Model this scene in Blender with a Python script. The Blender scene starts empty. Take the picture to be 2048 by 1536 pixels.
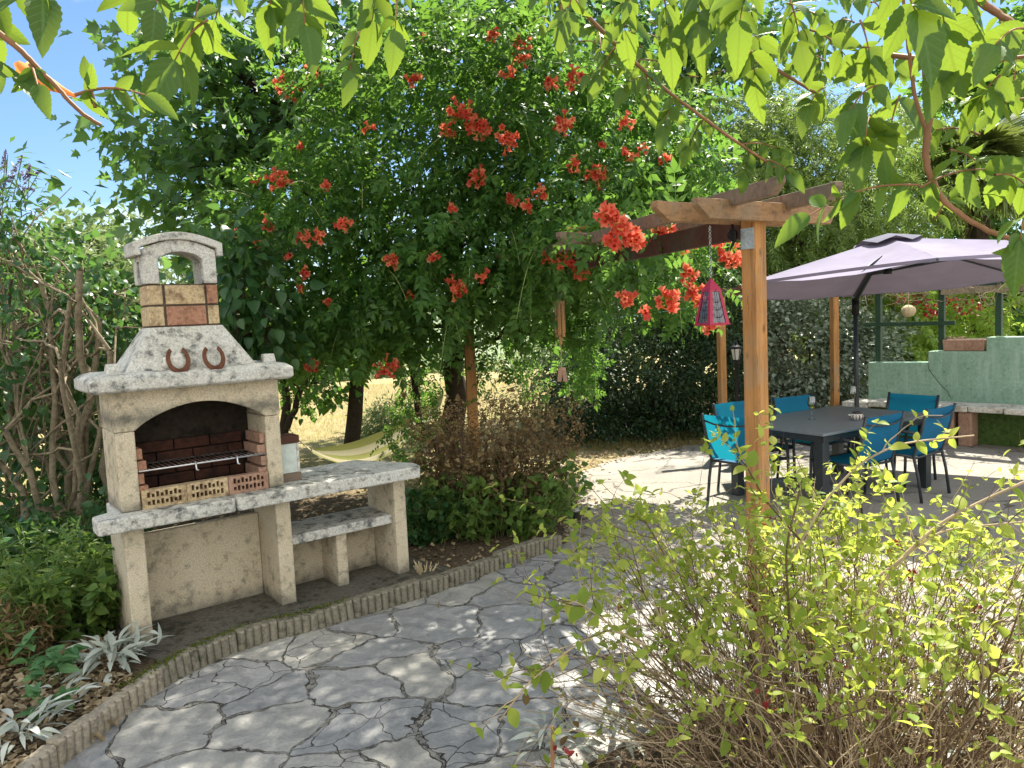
import bpy, bmesh, math, random
import numpy as np
from mathutils import Vector, Matrix

S = bpy.context.scene
rad = math.radians
rng = np.random.default_rng(7)
random.seed(7)

# ------------------------------------------------------------------ camera
F_PX, PITCH, ROLL, EYE = 1560.0, rad(5.0), 0.045, 1.9
cf = np.array([0, math.cos(PITCH), -math.sin(PITCH)])
r0 = np.array([1.0, 0, 0]); u0 = np.array([0, math.sin(PITCH), math.cos(PITCH)])
cr = math.cos(ROLL) * r0 - math.sin(ROLL) * u0
cu = math.sin(ROLL) * r0 + math.cos(ROLL) * u0
cam = bpy.data.objects.new("camera", bpy.data.cameras.new("camera"))
S.collection.objects.link(cam)
M = Matrix.Identity(4)
for i in range(3):
    M[i][0] = cr[i]; M[i][1] = cu[i]; M[i][2] = -cf[i]
M[2][3] = EYE
cam.matrix_world = M
cam.data.sensor_fit = 'HORIZONTAL'; cam.data.sensor_width = 36
cam.data.lens = 36 * F_PX / 2048
cam.data.clip_start = 0.05; cam.data.clip_end = 2000
S.camera = cam

# ------------------------------------------------------------------ light
SUN_EL, SUN_AZ = rad(56), rad(24)        # azimuth measured from +Y towards +X
W = bpy.data.worlds.new("World"); S.world = W; W.use_nodes = True
nt = W.node_tree; nt.nodes.clear()
out = nt.nodes.new('ShaderNodeOutputWorld'); bg = nt.nodes.new('ShaderNodeBackground')
sky = nt.nodes.new('ShaderNodeTexSky'); sky.sky_type = 'NISHITA'; sky.sun_disc = False
sky.sun_elevation = SUN_EL; sky.sun_rotation = SUN_AZ
sky.air_density = 1.0; sky.dust_density = 0.5; sky.ozone_density = 2.6
tc = nt.nodes.new('ShaderNodeTexCoord'); mp = nt.nodes.new('ShaderNodeMapping')
mp.inputs['Scale'].default_value = (1.0, 1.0, 4.2); mp.inputs['Location'].default_value = (3.1, 2.2, 0.8)
cn = nt.nodes.new('ShaderNodeTexNoise'); cn.inputs['Scale'].default_value = 1.7
cn.inputs['Detail'].default_value = 7; cn.inputs['Roughness'].default_value = 0.55
rp = nt.nodes.new('ShaderNodeValToRGB')
rp.color_ramp.elements[0].position = 0.54; rp.color_ramp.elements[0].color = (0, 0, 0, 1)
rp.color_ramp.elements[1].position = 0.80; rp.color_ramp.elements[1].color = (.85, .85, .85, 1)
mx = nt.nodes.new('ShaderNodeMix'); mx.data_type = 'RGBA'
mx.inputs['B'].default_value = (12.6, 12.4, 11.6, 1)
nt.links.new(tc.outputs['Generated'], mp.inputs['Vector']); nt.links.new(mp.outputs[0], cn.inputs['Vector'])
# cloud bank added out of view behind camera as fill light; broken clouds elsewhere
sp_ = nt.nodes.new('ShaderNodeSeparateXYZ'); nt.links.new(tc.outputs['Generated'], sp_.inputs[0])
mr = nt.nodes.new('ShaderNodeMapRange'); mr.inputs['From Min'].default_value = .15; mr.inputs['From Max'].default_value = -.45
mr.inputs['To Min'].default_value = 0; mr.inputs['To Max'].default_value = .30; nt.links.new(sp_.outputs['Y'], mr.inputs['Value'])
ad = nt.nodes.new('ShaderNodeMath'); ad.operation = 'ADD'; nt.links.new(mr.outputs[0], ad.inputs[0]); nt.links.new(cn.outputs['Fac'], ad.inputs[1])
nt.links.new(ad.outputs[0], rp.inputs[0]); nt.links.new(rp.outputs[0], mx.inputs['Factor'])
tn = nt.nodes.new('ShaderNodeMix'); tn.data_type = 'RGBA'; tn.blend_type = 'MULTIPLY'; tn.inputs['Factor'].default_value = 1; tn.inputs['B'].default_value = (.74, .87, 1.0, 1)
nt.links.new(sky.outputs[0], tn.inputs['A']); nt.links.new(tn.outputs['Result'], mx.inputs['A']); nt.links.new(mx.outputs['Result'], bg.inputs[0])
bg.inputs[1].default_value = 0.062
nt.links.new(bg.outputs[0], out.inputs[0])
sd = Vector((math.sin(SUN_AZ) * math.cos(SUN_EL), math.cos(SUN_AZ) * math.cos(SUN_EL), math.sin(SUN_EL)))
sun = bpy.data.objects.new("sun", bpy.data.lights.new("sun", 'SUN'))
S.collection.objects.link(sun); sun.data.energy = 4.4; sun.data.angle = rad(0.5)
sun.data.color = (1.0, 0.94, 0.82)
sun.rotation_euler = sd.to_track_quat('Z', 'Y').to_euler(); sun.location = (0, 0, 30)
S.view_settings.view_transform = 'Standard'; S.view_settings.look = 'None'
S.view_settings.exposure = 1.62; S.view_settings.gamma = 1
S.cycles.max_bounces = 8; S.cycles.diffuse_bounces = 5; S.cycles.transmission_bounces = 6
S.cycles.transparent_max_bounces = 6; S.cycles.caustics_reflective = False; S.cycles.caustics_refractive = False

# ------------------------------------------------------------------ helpers
def ray(px, py):
    return cf + cr * (px - 1024) / F_PX - cu * (py - 768) / F_PX
def at(px, py, Y):
    d = ray(px, py); return np.array([0, 0, EYE]) + d * (Y / d[1])
def gp(px, py, z=0.0):
    d = ray(px, py); return np.array([0, 0, EYE]) + d * ((z - EYE) / d[2])
def unit(a):
    a = np.asarray(a, float); return a / (np.linalg.norm(a, axis=-1, keepdims=True) + 1e-9)
A3 = lambda *a: np.array(a, float)

def empty(name, loc=(0, 0, 0), rz=0.0):
    o = bpy.data.objects.new(name, None); S.collection.objects.link(o)
    o.location = [float(v) for v in loc]; o.rotation_euler = (0, 0, rz); o.empty_display_size = .1
    return o
def tag(o, label=None, cat=None, group=None, kind=None):
    if label: o['label'] = label
    if cat: o['category'] = cat
    if group: o['group'] = group
    if kind: o['kind'] = kind
    return o
def thing(name, label, cat, loc=(0, 0, 0), rz=0.0, group=None):
    return tag(empty(name, loc, rz), label, cat, group)

def np_mesh(name, V, loops, starts, totals, uv=None):
    me = bpy.data.meshes.new(name)
    me.vertices.add(len(V)); me.vertices.foreach_set('co', np.asarray(V, np.float32).ravel())
    me.loops.add(len(loops)); me.loops.foreach_set('vertex_index', np.asarray(loops, np.int32))
    me.polygons.add(len(starts)); me.polygons.foreach_set('loop_start', np.asarray(starts, np.int32))
    me.polygons.foreach_set('loop_total', np.asarray(totals, np.int32))
    if uv is not None:
        l = me.uv_layers.new(name='UVMap'); l.data.foreach_set('uv', np.asarray(uv, np.float32).ravel())
    me.update(calc_edges=True)
    return me
def link(name, me, m, parent=None, smooth=False, world=False, bevel=0, seg=2):
    if world and parent is not None:
        me.transform(Matrix.Translation(-parent.location) if abs(parent.rotation_euler.z) < 1e-6 else
                     (Matrix.Translation(parent.location) @ Matrix.Rotation(parent.rotation_euler.z, 4, 'Z')).inverted())
    for mm in (m if isinstance(m, (list, tuple)) else [m]): me.materials.append(mm)
    o = bpy.data.objects.new(name, me); S.collection.objects.link(o)
    if parent is not None: o.parent = parent
    if smooth: me.polygons.foreach_set('use_smooth', [True] * len(me.polygons))
    if bevel:
        b = o.modifiers.new('bevel', 'BEVEL'); b.width = bevel; b.segments = seg; b.limit_method = 'ANGLE'; b.angle_limit = rad(35)
    return o

class MB:
    """collects simple shapes into one mesh"""
    def __init__(s): s.v = []; s.f = []; s.n = 0
    def add(s, V, Fs):
        V = [tuple(map(float, p)) for p in V]; s.v += V
        s.f += [tuple(i + s.n for i in f) for f in Fs]; s.n += len(V); return s
    def box(s, a, b):
        x0, y0, z0 = a; x1, y1, z1 = b
        return s.add([(x0, y0, z0), (x1, y0, z0), (x1, y1, z0), (x0, y1, z0), (x0, y0, z1), (x1, y0, z1), (x1, y1, z1), (x0, y1, z1)],
              [(0, 3, 2, 1), (4, 5, 6, 7), (0, 1, 5, 4), (1, 2, 6, 5), (2, 3, 7, 6), (3, 0, 4, 7)])
    def beam(s, p, q, w, h, up=(0, 0, 1), cut0=0.0, cut1=0.0):
        """bar from p to q (top centre line), width w, height h below; cut* bevels the lower end"""
        p = A3(*p); q = A3(*q); d = unit(q - p); sd_ = unit(np.cross(d, up)); u = np.cross(sd_, d)
        V = []
        for base, c in ((p, cut0), (q, -cut1)):
            for sx in (-1, 1):
                V.append(base + sd_ * sx * w / 2)
                V.append(base + sd_ * sx * w / 2 - u * h * .35)
                V.append(base + sd_ * sx * w / 2 - u * h + d * c)
        Fs = [(0, 1, 4, 3), (1, 2, 5, 4), (6, 9, 10, 7), (7, 10, 11, 8), (0, 3, 9, 6), (2, 8, 11, 5), (0, 6, 7, 1), (1, 7, 8, 2), (3, 4, 10, 9), (4, 5, 11, 10)]
        return s.add(V, Fs)
    def prism(s, poly, y0, y1):
        """polygon in x,z extruded along y"""
        n = len(poly)
        V = [(x, y0, z) for x, z in poly] + [(x, y1, z) for x, z in poly]
        Fs = [tuple(range(n)), tuple(range(2 * n - 1, n - 1, -1))]
        Fs += [(i, i + n, (i + 1) % n + n, (i + 1) % n) for i in range(n)]
        return s.add(V, Fs)
    def prism_z(s, poly, z0, z1):
        n = len(poly)
        V = [(x, y, z0) for x, y in poly] + [(x, y, z1) for x, y in poly]
        Fs = [tuple(range(n - 1, -1, -1)), tuple(range(n, 2 * n))]
        Fs += [(i, (i + 1) % n, (i + 1) % n + n, i + n) for i in range(n)]
        return s.add(V, Fs)
    def frustum(s, a0, a1, z0, b0, b1, z1):
        return s.add([(a0[0], a0[1], z0), (a1[0], a0[1], z0), (a1[0], a1[1], z0), (a0[0], a1[1], z0),
               (b0[0], b0[1], z1), (b1[0], b0[1], z1), (b1[0], b1[1], z1), (b0[0], b1[1], z1)],
              [(0, 3, 2, 1), (4, 5, 6, 7), (0, 1, 5, 4), (1, 2, 6, 5), (2, 3, 7, 6), (3, 0, 4, 7)])
    def tube(s, pts, r, n=6, cap=True):
        pts = np.asarray(pts, float); m = len(pts)
        rr = np.full(m, r) if np.isscalar(r) else np.asarray(r, float)
        T = np.gradient(pts, axis=0); T = unit(T)
        ref = A3(0, 0, 1) if abs(T[0][2]) < .9 else A3(1, 0, 0)
        V = []
        u = unit(np.cross(T[0], ref))
        for i in range(m):
            u = unit(u - T[i] * (u @ T[i])); w = np.cross(T[i], u)
            for k in range(n):
                a = 2 * math.pi * k / n
                V.append(pts[i] + (u * math.cos(a) + w * math.sin(a)) * rr[i])
        Fs = [(i * n + k, i * n + (k + 1) % n, (i + 1) * n + (k + 1) % n, (i + 1) * n + k) for i in range(m - 1) for k in range(n)]
        if cap: Fs += [tuple(range(n - 1, -1, -1)), tuple(range((m - 1) * n, m * n))]
        return s.add(V, Fs)
    def lathe(s, prof, c=(0, 0, 0), n=20):
        V = []; m = len(prof)
        for r_, z in prof:
            for k in range(n):
                a = 2 * math.pi * k / n; V.append((c[0] + r_ * math.cos(a), c[1] + r_ * math.sin(a), c[2] + z))
        Fs = [(i * n + k, i * n + (k + 1) % n, (i + 1) * n + (k + 1) % n, (i + 1) * n + k) for i in range(m - 1) for k in range(n)]
        return s.add(V, Fs)
    def build(s, name, m, parent=None, **k):
        me = bpy.data.meshes.new(name); me.from_pydata(s.v, [], s.f); me.update()
        return link(name, me, m, parent, **k)

# many thin tapered tubes in one numpy mesh
def tubes_mesh(name, paths, n=5):
    Vs = []; L = []; off = 0
    for pts, r in paths:
        pts = np.asarray(pts, float); m = len(pts)
        rr = np.full(m, r) if np.isscalar(r) else np.asarray(r, float)
        T = unit(np.gradient(pts, axis=0))
        ref = A3(.31, .17, .93) if abs(T[:, 2]).mean() < .8 else A3(.93, .3, .1)
        u = unit(np.cross(T, ref)); w = np.cross(T, u)
        a = 2 * math.pi * np.arange(n) / n
        V = pts[:, None, :] + (u[:, None, :] * np.cos(a)[None, :, None] + w[:, None, :] * np.sin(a)[None, :, None]) * rr[:, None, None]
        Vs.append(V.reshape(-1, 3))
        i = np.arange(m - 1)[:, None]; k = np.arange(n)[None, :]; k2 = (k + 1) % n
        q = np.stack([i * n + k, i * n + k2, (i + 1) * n + k2, (i + 1) * n + k], -1).reshape(-1, 4) + off
        L.append(q); off += m * n
    V = np.concatenate(Vs); L = np.concatenate(L)
    return np_mesh(name, V, L.ravel(), np.arange(len(L)) * 4, np.full(len(L), 4))

# scatter a small template (leaf, spray, flake) many times into one mesh
def scatter_mesh(name, tmpl, pos, d, nrm, scale, widths=None):
    TV, TF = tmpl[0], tmpl[1]
    TV = np.asarray(TV, float); pos = np.asarray(pos, float); N = len(pos)
    y = unit(d); x = unit(np.cross(y, nrm)); z = np.cross(x, y)
    sc = np.broadcast_to(np.asarray(scale, float), (N,))
    wx = sc if widths is None else sc * widths
    V = pos[:, None, :] + (x[:, None, :] * (TV[None, :, 0:1] * wx[:, None, None]) + y[:, None, :] * (TV[None, :, 1:2] * sc[:, None, None])
                           + z[:, None, :] * (TV[None, :, 2:3] * sc[:, None, None]))
    lt = np.concatenate([np.array(f) for f in TF]); tot = np.array([len(f) for f in TF]); K = len(TV)
    loops = (lt[None, :] + (np.arange(N) * K)[:, None]).ravel()
    tots = np.tile(tot, N); starts = np.concatenate([[0], np.cumsum(tots)[:-1]])
    uv = np.tile(TV[lt][:, :2], (N, 1))
    return np_mesh(name, V.reshape(-1, 3), loops, starts, tots, uv)

# leaf templates: x = width, y = length, z = up
def leaf_simple(w=.22, fold=.10, bend=-.12):
    return ([(0, 0, 0), (-w, .42, fold), (0, 1, bend), (w, .42, fold), (0, .5, 0)], [(0, 4, 1), (1, 4, 2), (0, 3, 4), (3, 2, 4)])
def leaf_blade(w=.3, n=7, fold=.12, bend=-.3, tooth=0.0, peak=.38, tip=1.0):
    V = []; Fs = []
    for i in range(n + 1):
        t = i / n
        hw = w * (math.sin(math.pi * t ** (math.log(.5) / math.log(peak)))) ** .85 if 0 < t < 1 else 0
        if tooth and 0 < i < n and i % 2: hw *= 1 - tooth
        tt = t - (tooth * .05 if i % 2 else 0)
        zb = bend * t * t
        V += [(0, t, zb), (-hw, tt + (.0 if not tooth else .0), zb + fold * hw / w * (w / .3)), (hw, tt, zb + fold * hw / w * (w / .3))]
    for i in range(n):
        a = i * 3; b = a + 3
        if i == 0: Fs += [(a, b, b + 1), (a, b + 2, b)]
        elif i == n - 1: Fs += [(a, b, a + 1), (a, a + 2, b)]
        else: Fs += [(a, b, b + 1, a + 1), (a, a + 2, b + 2, b)]
    return (V, Fs)
def leaf_lobed(n=5):
    """fig-like leaf with five lobes, folded along the midrib"""
    out = [(0, 0), (.22, .04), (.46, .10), (.30, .28), (.58, .52), (.24, .52), (.16, .70), (0, 1.0)]
    V = [(0, y, -.15 * y * y) for y in (0, .25, .5, .75, 1.0)]
    R = [(x, y, .22 * x - .15 * y * y) for x, y in out[1:-1]]
    Lf = [(-x, y, z) for x, y, z in R]
    V = V + R + Lf; r = 5; l = 11
    Fs = []
    for s_, b in ((1, r), (-1, l)):
        f = [(0, b, b + 1, b + 2, 1), (1, b + 2, b + 3, b + 4, 2), (2, b + 4, b + 5, 3), (3, b + 5, 4)]
        Fs += f if s_ == 1 else [tuple(reversed(q)) for q in f]
    return (V, Fs)
def merge(parts):
    V = []; Fs = []
    for v, f in parts:
        o = len(V); V += list(map(tuple, v)); Fs += [tuple(i + o for i in q) for q in f]
    return (V, Fs)
def placed(t, pos, ang, sc, roll=0.0, droop=0.0):
    """template rotated in plane by ang, tipped down by droop"""
    V = np.asarray(t[0], float) * sc
    c, s_ = math.cos(roll), math.sin(roll); V = V @ np.array([[c, 0, -s_], [0, 1, 0], [s_, 0, c]])
    c, s_ = math.cos(droop), math.sin(droop); V = V @ np.array([[1, 0, 0], [0, c, -s_], [0, s_, c]])
    c, s_ = math.cos(ang), math.sin(ang); V = V @ np.array([[c, s_, 0], [-s_, c, 0], [0, 0, 1]])
    return (V + np.asarray(pos), t[1])
def pinnate(pairs=4, w=.25, ll=.36, arch=-.35, leaf=None, seed=1):
    """compound leaf of unit length: rachis with paired leaflets and a terminal one"""
    r_ = random.Random(seed); leaf = leaf or leaf_simple(w)
    ps = []
    for i in range(pairs):
        t = .22 + .66 * i / max(1, pairs - 1) if pairs > 1 else .5
        for s_ in (-1, 1):
            ps.append(placed(leaf, (0, t, arch * t * t), -s_ * rad(58 + r_.uniform(-14, 10)), ll * (1.05 - .25 * abs(t - .5)) * r_.uniform(.85, 1.1),
                             r_.uniform(-.5, .5), r_.uniform(.05, .6)))
    ps.append(placed(leaf, (0, .9, arch * .8), r_.uniform(-.2, .2), ll * 1.1, 0, .5))
    n = 4; rv = []; rf = []
    for i in range(n):
        t = i / (n - 1) * .92; rv += [(-.006, t, arch * t * t), (.006, t, arch * t * t)]
    for i in range(n - 1): rf.append((2 * i, 2 * i + 1, 2 * i + 3, 2 * i + 2))
    ps.append((rv, rf))
    return merge(ps)

# ------------------------------------------------------------------ materials
def new_mat(name):
    m = bpy.data.materials.new(name); m.use_nodes = True; t = m.node_tree; t.nodes.clear()
    o = t.nodes.new('ShaderNodeOutputMaterial'); return m, t, o
def N(t, ty, **k):
    n = t.nodes.new(ty)
    for a, b in k.items():
        if a in n.inputs.keys(): n.inputs[a].default_value = b
        else: setattr(n, a, b)
    return n
def col(c): return (c[0], c[1], c[2], 1)
def ramp(t, fac, stops):
    r = t.nodes.new('ShaderNodeValToRGB'); e = r.color_ramp.elements
    while len(e) < len(stops): e.new(.5)
    for i, (p, c) in enumerate(stops):
        e[i].position = p; e[i].color = col(c) if hasattr(c, '__len__') else (c, c, c, 1)
    t.links.new(fac, r.inputs[0]); return r.outputs[0]
def mixc(t, fac, a, b, mode='MIX'):
    m = t.nodes.new('ShaderNodeMix'); m.data_type = 'RGBA'; m.blend_type = mode
    for s_, v in (('Factor', fac), ('A', a), ('B', b)):
        if hasattr(v, 'is_linked'): t.links.new(v, m.inputs[s_])
        elif s_ == 'Factor': m.inputs[s_].default_value = v
        else: m.inputs[s_].default_value = col(v)
    return m.outputs['Result']
def noise(t, vec, scale, detail=5, rough=.6, dist=0):
    n = N(t, 'ShaderNodeTexNoise'); n.inputs['Scale'].default_value = scale; n.inputs['Detail'].default_value = detail
    n.inputs['Roughness'].default_value = rough; n.inputs['Distortion'].default_value = dist
    if vec is not None: t.links.new(vec, n.inputs['Vector'])
    return n.outputs['Fac']
def coords(t, scale=(1, 1, 1), geo=False):
    if geo:
        g = t.nodes.new('ShaderNodeNewGeometry'); o = g.outputs['Position']
    else:
        g = t.nodes.new('ShaderNodeTexCoord'); o = g.outputs['Object']
    m = t.nodes.new('ShaderNodeMapping'); m.inputs['Scale'].default_value = scale; t.links.new(o, m.inputs[0]); return m.outputs[0]
def math_(t, op, a, b=None):
    m = t.nodes.new('ShaderNodeMath'); m.operation = op
    for i, v in enumerate((a, b)):
        if v is None: continue
        if hasattr(v, 'is_linked'): t.links.new(v, m.inputs[i])
        else: m.inputs[i].default_value = v
    return m.outputs[0]
def finish(t, o, color, rough=.8, bump=None, bstr=.3, bdist=.01, spec=.3, metal=0.0):
    p = t.nodes.new('ShaderNodeBsdfPrincipled')
    if hasattr(color, 'is_linked'): t.links.new(color, p.inputs['Base Color'])
    else: p.inputs['Base Color'].default_value = col(color)
    if hasattr(rough, 'is_linked'): t.links.new(rough, p.inputs['Roughness'])
    else: p.inputs['Roughness'].default_value = rough
    p.inputs['Specular IOR Level'].default_value = spec; p.inputs['Metallic'].default_value = metal
    if bump is not None:
        b = t.nodes.new('ShaderNodeBump'); b.inputs['Strength'].default_value = bstr; b.inputs['Distance'].default_value = bdist
        t.links.new(bump, b.inputs['Height']); t.links.new(b.outputs[0], p.inputs['Normal'])
    t.links.new(p.outputs[0], o.inputs[0]); return p
def plain(name, c, rough=.6, metal=0.0, spec=.4, var=.15, scale=20, bump=.1):
    m, t, o = new_mat(name); v = coords(t); n = noise(t, v, scale, 4)
    c2 = [x * (1 - var) for x in c]; c3 = [min(1, x * (1 + var)) for x in c]
    cc = ramp(t, n, [(.3, c2), (.7, c3)])
    finish(t, o, cc, rough, n, bump, .003, spec, metal); return m

def leaf_mat(name, dark, mid, light, trans=.45, tcol=None, rough=.45, spec=.35, vein=False):
    m, t, o = new_mat(name)
    g = t.nodes.new('ShaderNodeNewGeometry')
    c = ramp(t, g.outputs['Random Per Island'], [(0, dark), (.5, mid), (1, light)])
    v = coords(t); n = noise(t, v, 2.2, 2)
    c = mixc(t, ramp(t, n, [(.35, 0.0), (.7, .45)]), c, [min(1, a * 1.35) for a in mid])
    tc_ = tcol or [min(1, a * b) for a, b in zip(mid, (2.6, 2.2, 1.3))]
    tcn = mixc(t, .5, tc_, c, 'MIX')
    bumpv = None
    if vein:
        uvn = t.nodes.new('ShaderNodeUVMap'); sx = t.nodes.new('ShaderNodeSeparateXYZ'); t.links.new(uvn.outputs[0], sx.inputs[0])
        ax = math_(t, 'ABSOLUTE', sx.outputs[0])
        q = math_(t, 'SUBTRACT', math_(t, 'MULTIPLY', sx.outputs[1], 8.0), math_(t, 'MULTIPLY', ax, 9.0))
        fr = math_(t, 'ABSOLUTE', math_(t, 'SUBTRACT', math_(t, 'FRACT', q), .5))
        side = math_(t, 'LESS_THAN', fr, .06); mid_ = math_(t, 'LESS_THAN', ax, .018)
        vm = math_(t, 'MULTIPLY', math_(t, 'MAXIMUM', side, mid_), .75)
        vc = [min(1, a * 1.9 + .03) for a in mid]
        c = mixc(t, vm, c, vc)
        tcn = mixc(t, math_(t, 'MULTIPLY', vm, 1.2), tcn, [a * .45 for a in tc_])
        bumpv = fr
    p = t.nodes.new('ShaderNodeBsdfPrincipled'); t.links.new(c, p.inputs['Base Color'])
    p.inputs['Roughness'].default_value = rough; p.inputs['Specular IOR Level'].default_value = spec
    if bumpv is not None:
        b = t.nodes.new('ShaderNodeBump'); b.inputs['Strength'].default_value = .25; b.inputs['Distance'].default_value = .003
        t.links.new(bumpv, b.inputs['Height']); t.links.new(b.outputs[0], p.inputs['Normal'])
    tr = t.nodes.new('ShaderNodeBsdfTranslucent'); t.links.new(tcn, tr.inputs[0])
    ms = t.nodes.new('ShaderNodeMixShader'); ms.inputs[0].default_value = trans
    t.links.new(p.outputs[0], ms.inputs[1]); t.links.new(tr.outputs[0], ms.inputs[2]); t.links.new(ms.outputs[0], o.inputs[0])
    return m

def stone_mat(name, c, dirt=(.10, .10, .085), amount=.45, speck=130, bump=.35, low=None):
    m, t, o = new_mat(name); v = coords(t)
    fine = noise(t, v, speck, 3, .7); big = noise(t, v, 3.1, 6, .65); bl = noise(t, v, 16, 6, .7)
    base = ramp(t, fine, [(.32, [x * .62 for x in c]), (.5, c), (.72, [min(1, x * 1.28) for x in c])])
    base = mixc(t, ramp(t, big, [(.42, 0.0), (.75, .5)]), base, [c[0] * .72, c[1] * .66, c[2] * .5])
    mask = ramp(t, math_(t, 'MULTIPLY', bl, math_(t, 'ADD', big, .5)), [(.50, 0.0), (.68, amount)])
    base = mixc(t, mask, base, dirt)
    if low:      # water and soil staining that creeps up from the feet of slabs and along their undersides
        sx = t.nodes.new('ShaderNodeSeparateXYZ'); t.links.new(v, sx.inputs[0])
        for z0, h in low:
            g_ = math_(t, 'SUBTRACT', math_(t, 'ABSOLUTE', math_(t, 'SUBTRACT', sx.outputs[2], z0)), math_(t, 'MULTIPLY', bl, h * 1.3))
            base = mixc(t, ramp(t, math_(t, 'ADD', g_, .5), [(.5 - h * .6, .75), (.5 + h * .2, 0.0)]), base, dirt)
    finish(t, o, base, .92, math_(t, 'ADD', fine, math_(t, 'MULTIPLY', bl, .6)), bump, .004, .2); return m

def wood_mat(name, c1, c2, axis_scale=(14, 14, .9), dark=(.06, .03, .015), rough=.7, knots=True):
    m, t, o = new_mat(name); v = coords(t, axis_scale)
    n = noise(t, v, 2.2, 6, .65, .6); n2 = noise(t, coords(t, (1, 1, 1)), 3.0, 3)
    c = ramp(t, n, [(.3, c2), (.5, c1), (.75, [min(1, x * 1.25) for x in c1])])
    c = mixc(t, ramp(t, n2, [(.45, 0.0), (.8, .45)]), c, c2)
    if knots:
        vo = t.nodes.new('ShaderNodeTexVoronoi'); vo.inputs['Scale'].default_value = 1.0
        t.links.new(coords(t, (9, 9, 4.5)), vo.inputs['Vector'])
        c = mixc(t, ramp(t, vo.outputs['Distance'], [(.06, .8), (.16, 0.0)]), c, dark)
    sc3 = [a * 2.2 for a in axis_scale]; n3 = noise(t, coords(t, tuple(sc3)), 3.0, 4, .7); n4 = noise(t, coords(t, (2.3, 2.3, 2.3)), 1.0, 4, .6)
    c = mixc(t, ramp(t, n3, [(.60, 0.0), (.68, .7)]), c, dark)
    c = mixc(t, ramp(t, n4, [(.52, 0.0), (.68, .5)]), c, [(c2[0] + c2[1]) * .5 + .05] * 2 + [(c2[0] + c2[1]) * .42 + .03])
    finish(t, o, c, rough, math_(t, 'SUBTRACT', n, math_(t, 'MULTIPLY', n3, .5)), .6, .004, .3); return m

MAT = {}
MAT['stone'] = stone_mat('cream_cast_stone', (.60, .52, .38), amount=.6, low=((.06, .16), (.86, .12), (1.40, .09)))
MAT['stone_weather'] = stone_mat('weathered_grey_stone', (.58, .57, .52), (.085, .09, .09), .95, 90, .5)
MAT['stone_edge'] = stone_mat('kerb_concrete', (.36, .31, .235), (.075, .07, .055), .6, 60, .6)
MAT['stone_moss'] = stone_mat('mossy_kerb_concrete', (.22, .20, .15), (.035, .04, .025), .9, 45, .8)
MAT['plinth'] = stone_mat('dark_plinth', (.12, .11, .09), (.03, .032, .022), .9, 40, .8)
MAT['brick_y'] = stone_mat('yellow_brick', (.52, .40, .24), (.14, .08, .05), .9, 60)
MAT['brick_r'] = stone_mat('red_brick', (.38, .20, .13), (.13, .06, .04), .6, 70)
MAT['brick_p'] = stone_mat('pinkish_brick', (.40, .25, .18), (.2, .11, .08), .5, 70)
MAT['soot'] = stone_mat('soot_stone', (.030, .023, .016), (.008, .007, .006), .9, 30)
MAT['soot_brick'] = stone_mat('soot_brick', (.05, .02, .013), (.01, .008, .007), .8, 30)
MAT['mortar'] = stone_mat('dark_mortar', (.10, .075, .055), (.04, .03, .02), .7, 60)
MAT['dark_hole'] = plain('dark_hole', (.01, .008, .006), .9)
MAT['rust'] = stone_mat('rusty_iron', (.14, .06, .035), (.05, .025, .02), .7, 60)
MAT['steel'] = plain('grill_steel', (.62, .62, .62), .3, .9, .5)
MAT['wood'] = wood_mat('orange_stained_wood', (.46, .225, .075), (.25, .12, .045))
MAT['wood_grey'] = wood_mat('weathered_wood', (.22, .15, .105), (.12, .09, .065), (1.2, 14, 14))
MAT['wood_h'] = wood_mat('orange_beam_wood', (.31, .18, .09), (.17, .10, .055), (1.3, 14, 14))
MAT['wood_dark'] = wood_mat('dark_red_beam', (.085, .032, .02), (.045, .02, .015), (1.2, 14, 14), knots=False)
MAT['bark'] = stone_mat('bark', (.12, .095, .065), (.03, .025, .018), .8, 25, .9)
MAT['bark_dark'] = stone_mat('dark_bark', (.05, .038, .028), (.015, .012, .01), .7, 25, .9)
MAT['bark_pale'] = stone_mat('pale_bark', (.27, .225, .155), (.09, .075, .05), .6, 30, .7)
MAT['twig'] = plain('dry_twig', (.38, .29, .18), .7, 0, .3, .35, 6)
MAT['twig_dark'] = plain('dark_twig', (.12, .075, .045), .7, 0, .3, .3, 6)
MAT['stem_brown'] = plain('brown_stem', (.24, .12, .055), .6, 0, .3, .25, 9)
MAT['stem_green'] = plain('green_stem', (.17, .23, .06), .6, 0, .3, .2, 9)
MAT['blue'] = None
MAT['grey_metal'] = plain('anthracite_metal', (.035, .042, .048), .38, .2, .5, .08)
MAT['purple'] = None
MAT['white_glass'] = plain('frosted_pane', (.55, .60, .56), .25)
MAT['green_paint'] = plain('dark_green_paint', (.022, .06, .035), .5)
MAT['fired'] = plain('black_iron', (.012, .012, .013), .5, .4)
MAT['galv'] = plain('galvanised_plate', (.42, .44, .42), .45, .8, .5, .25, 60)
MAT['bamboo'] = wood_mat('bamboo', (.40, .225, .09), (.24, .125, .05), (20, 20, 1))
MAT['straw'] = plain('straw', (.52, .42, .25), .8)

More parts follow.
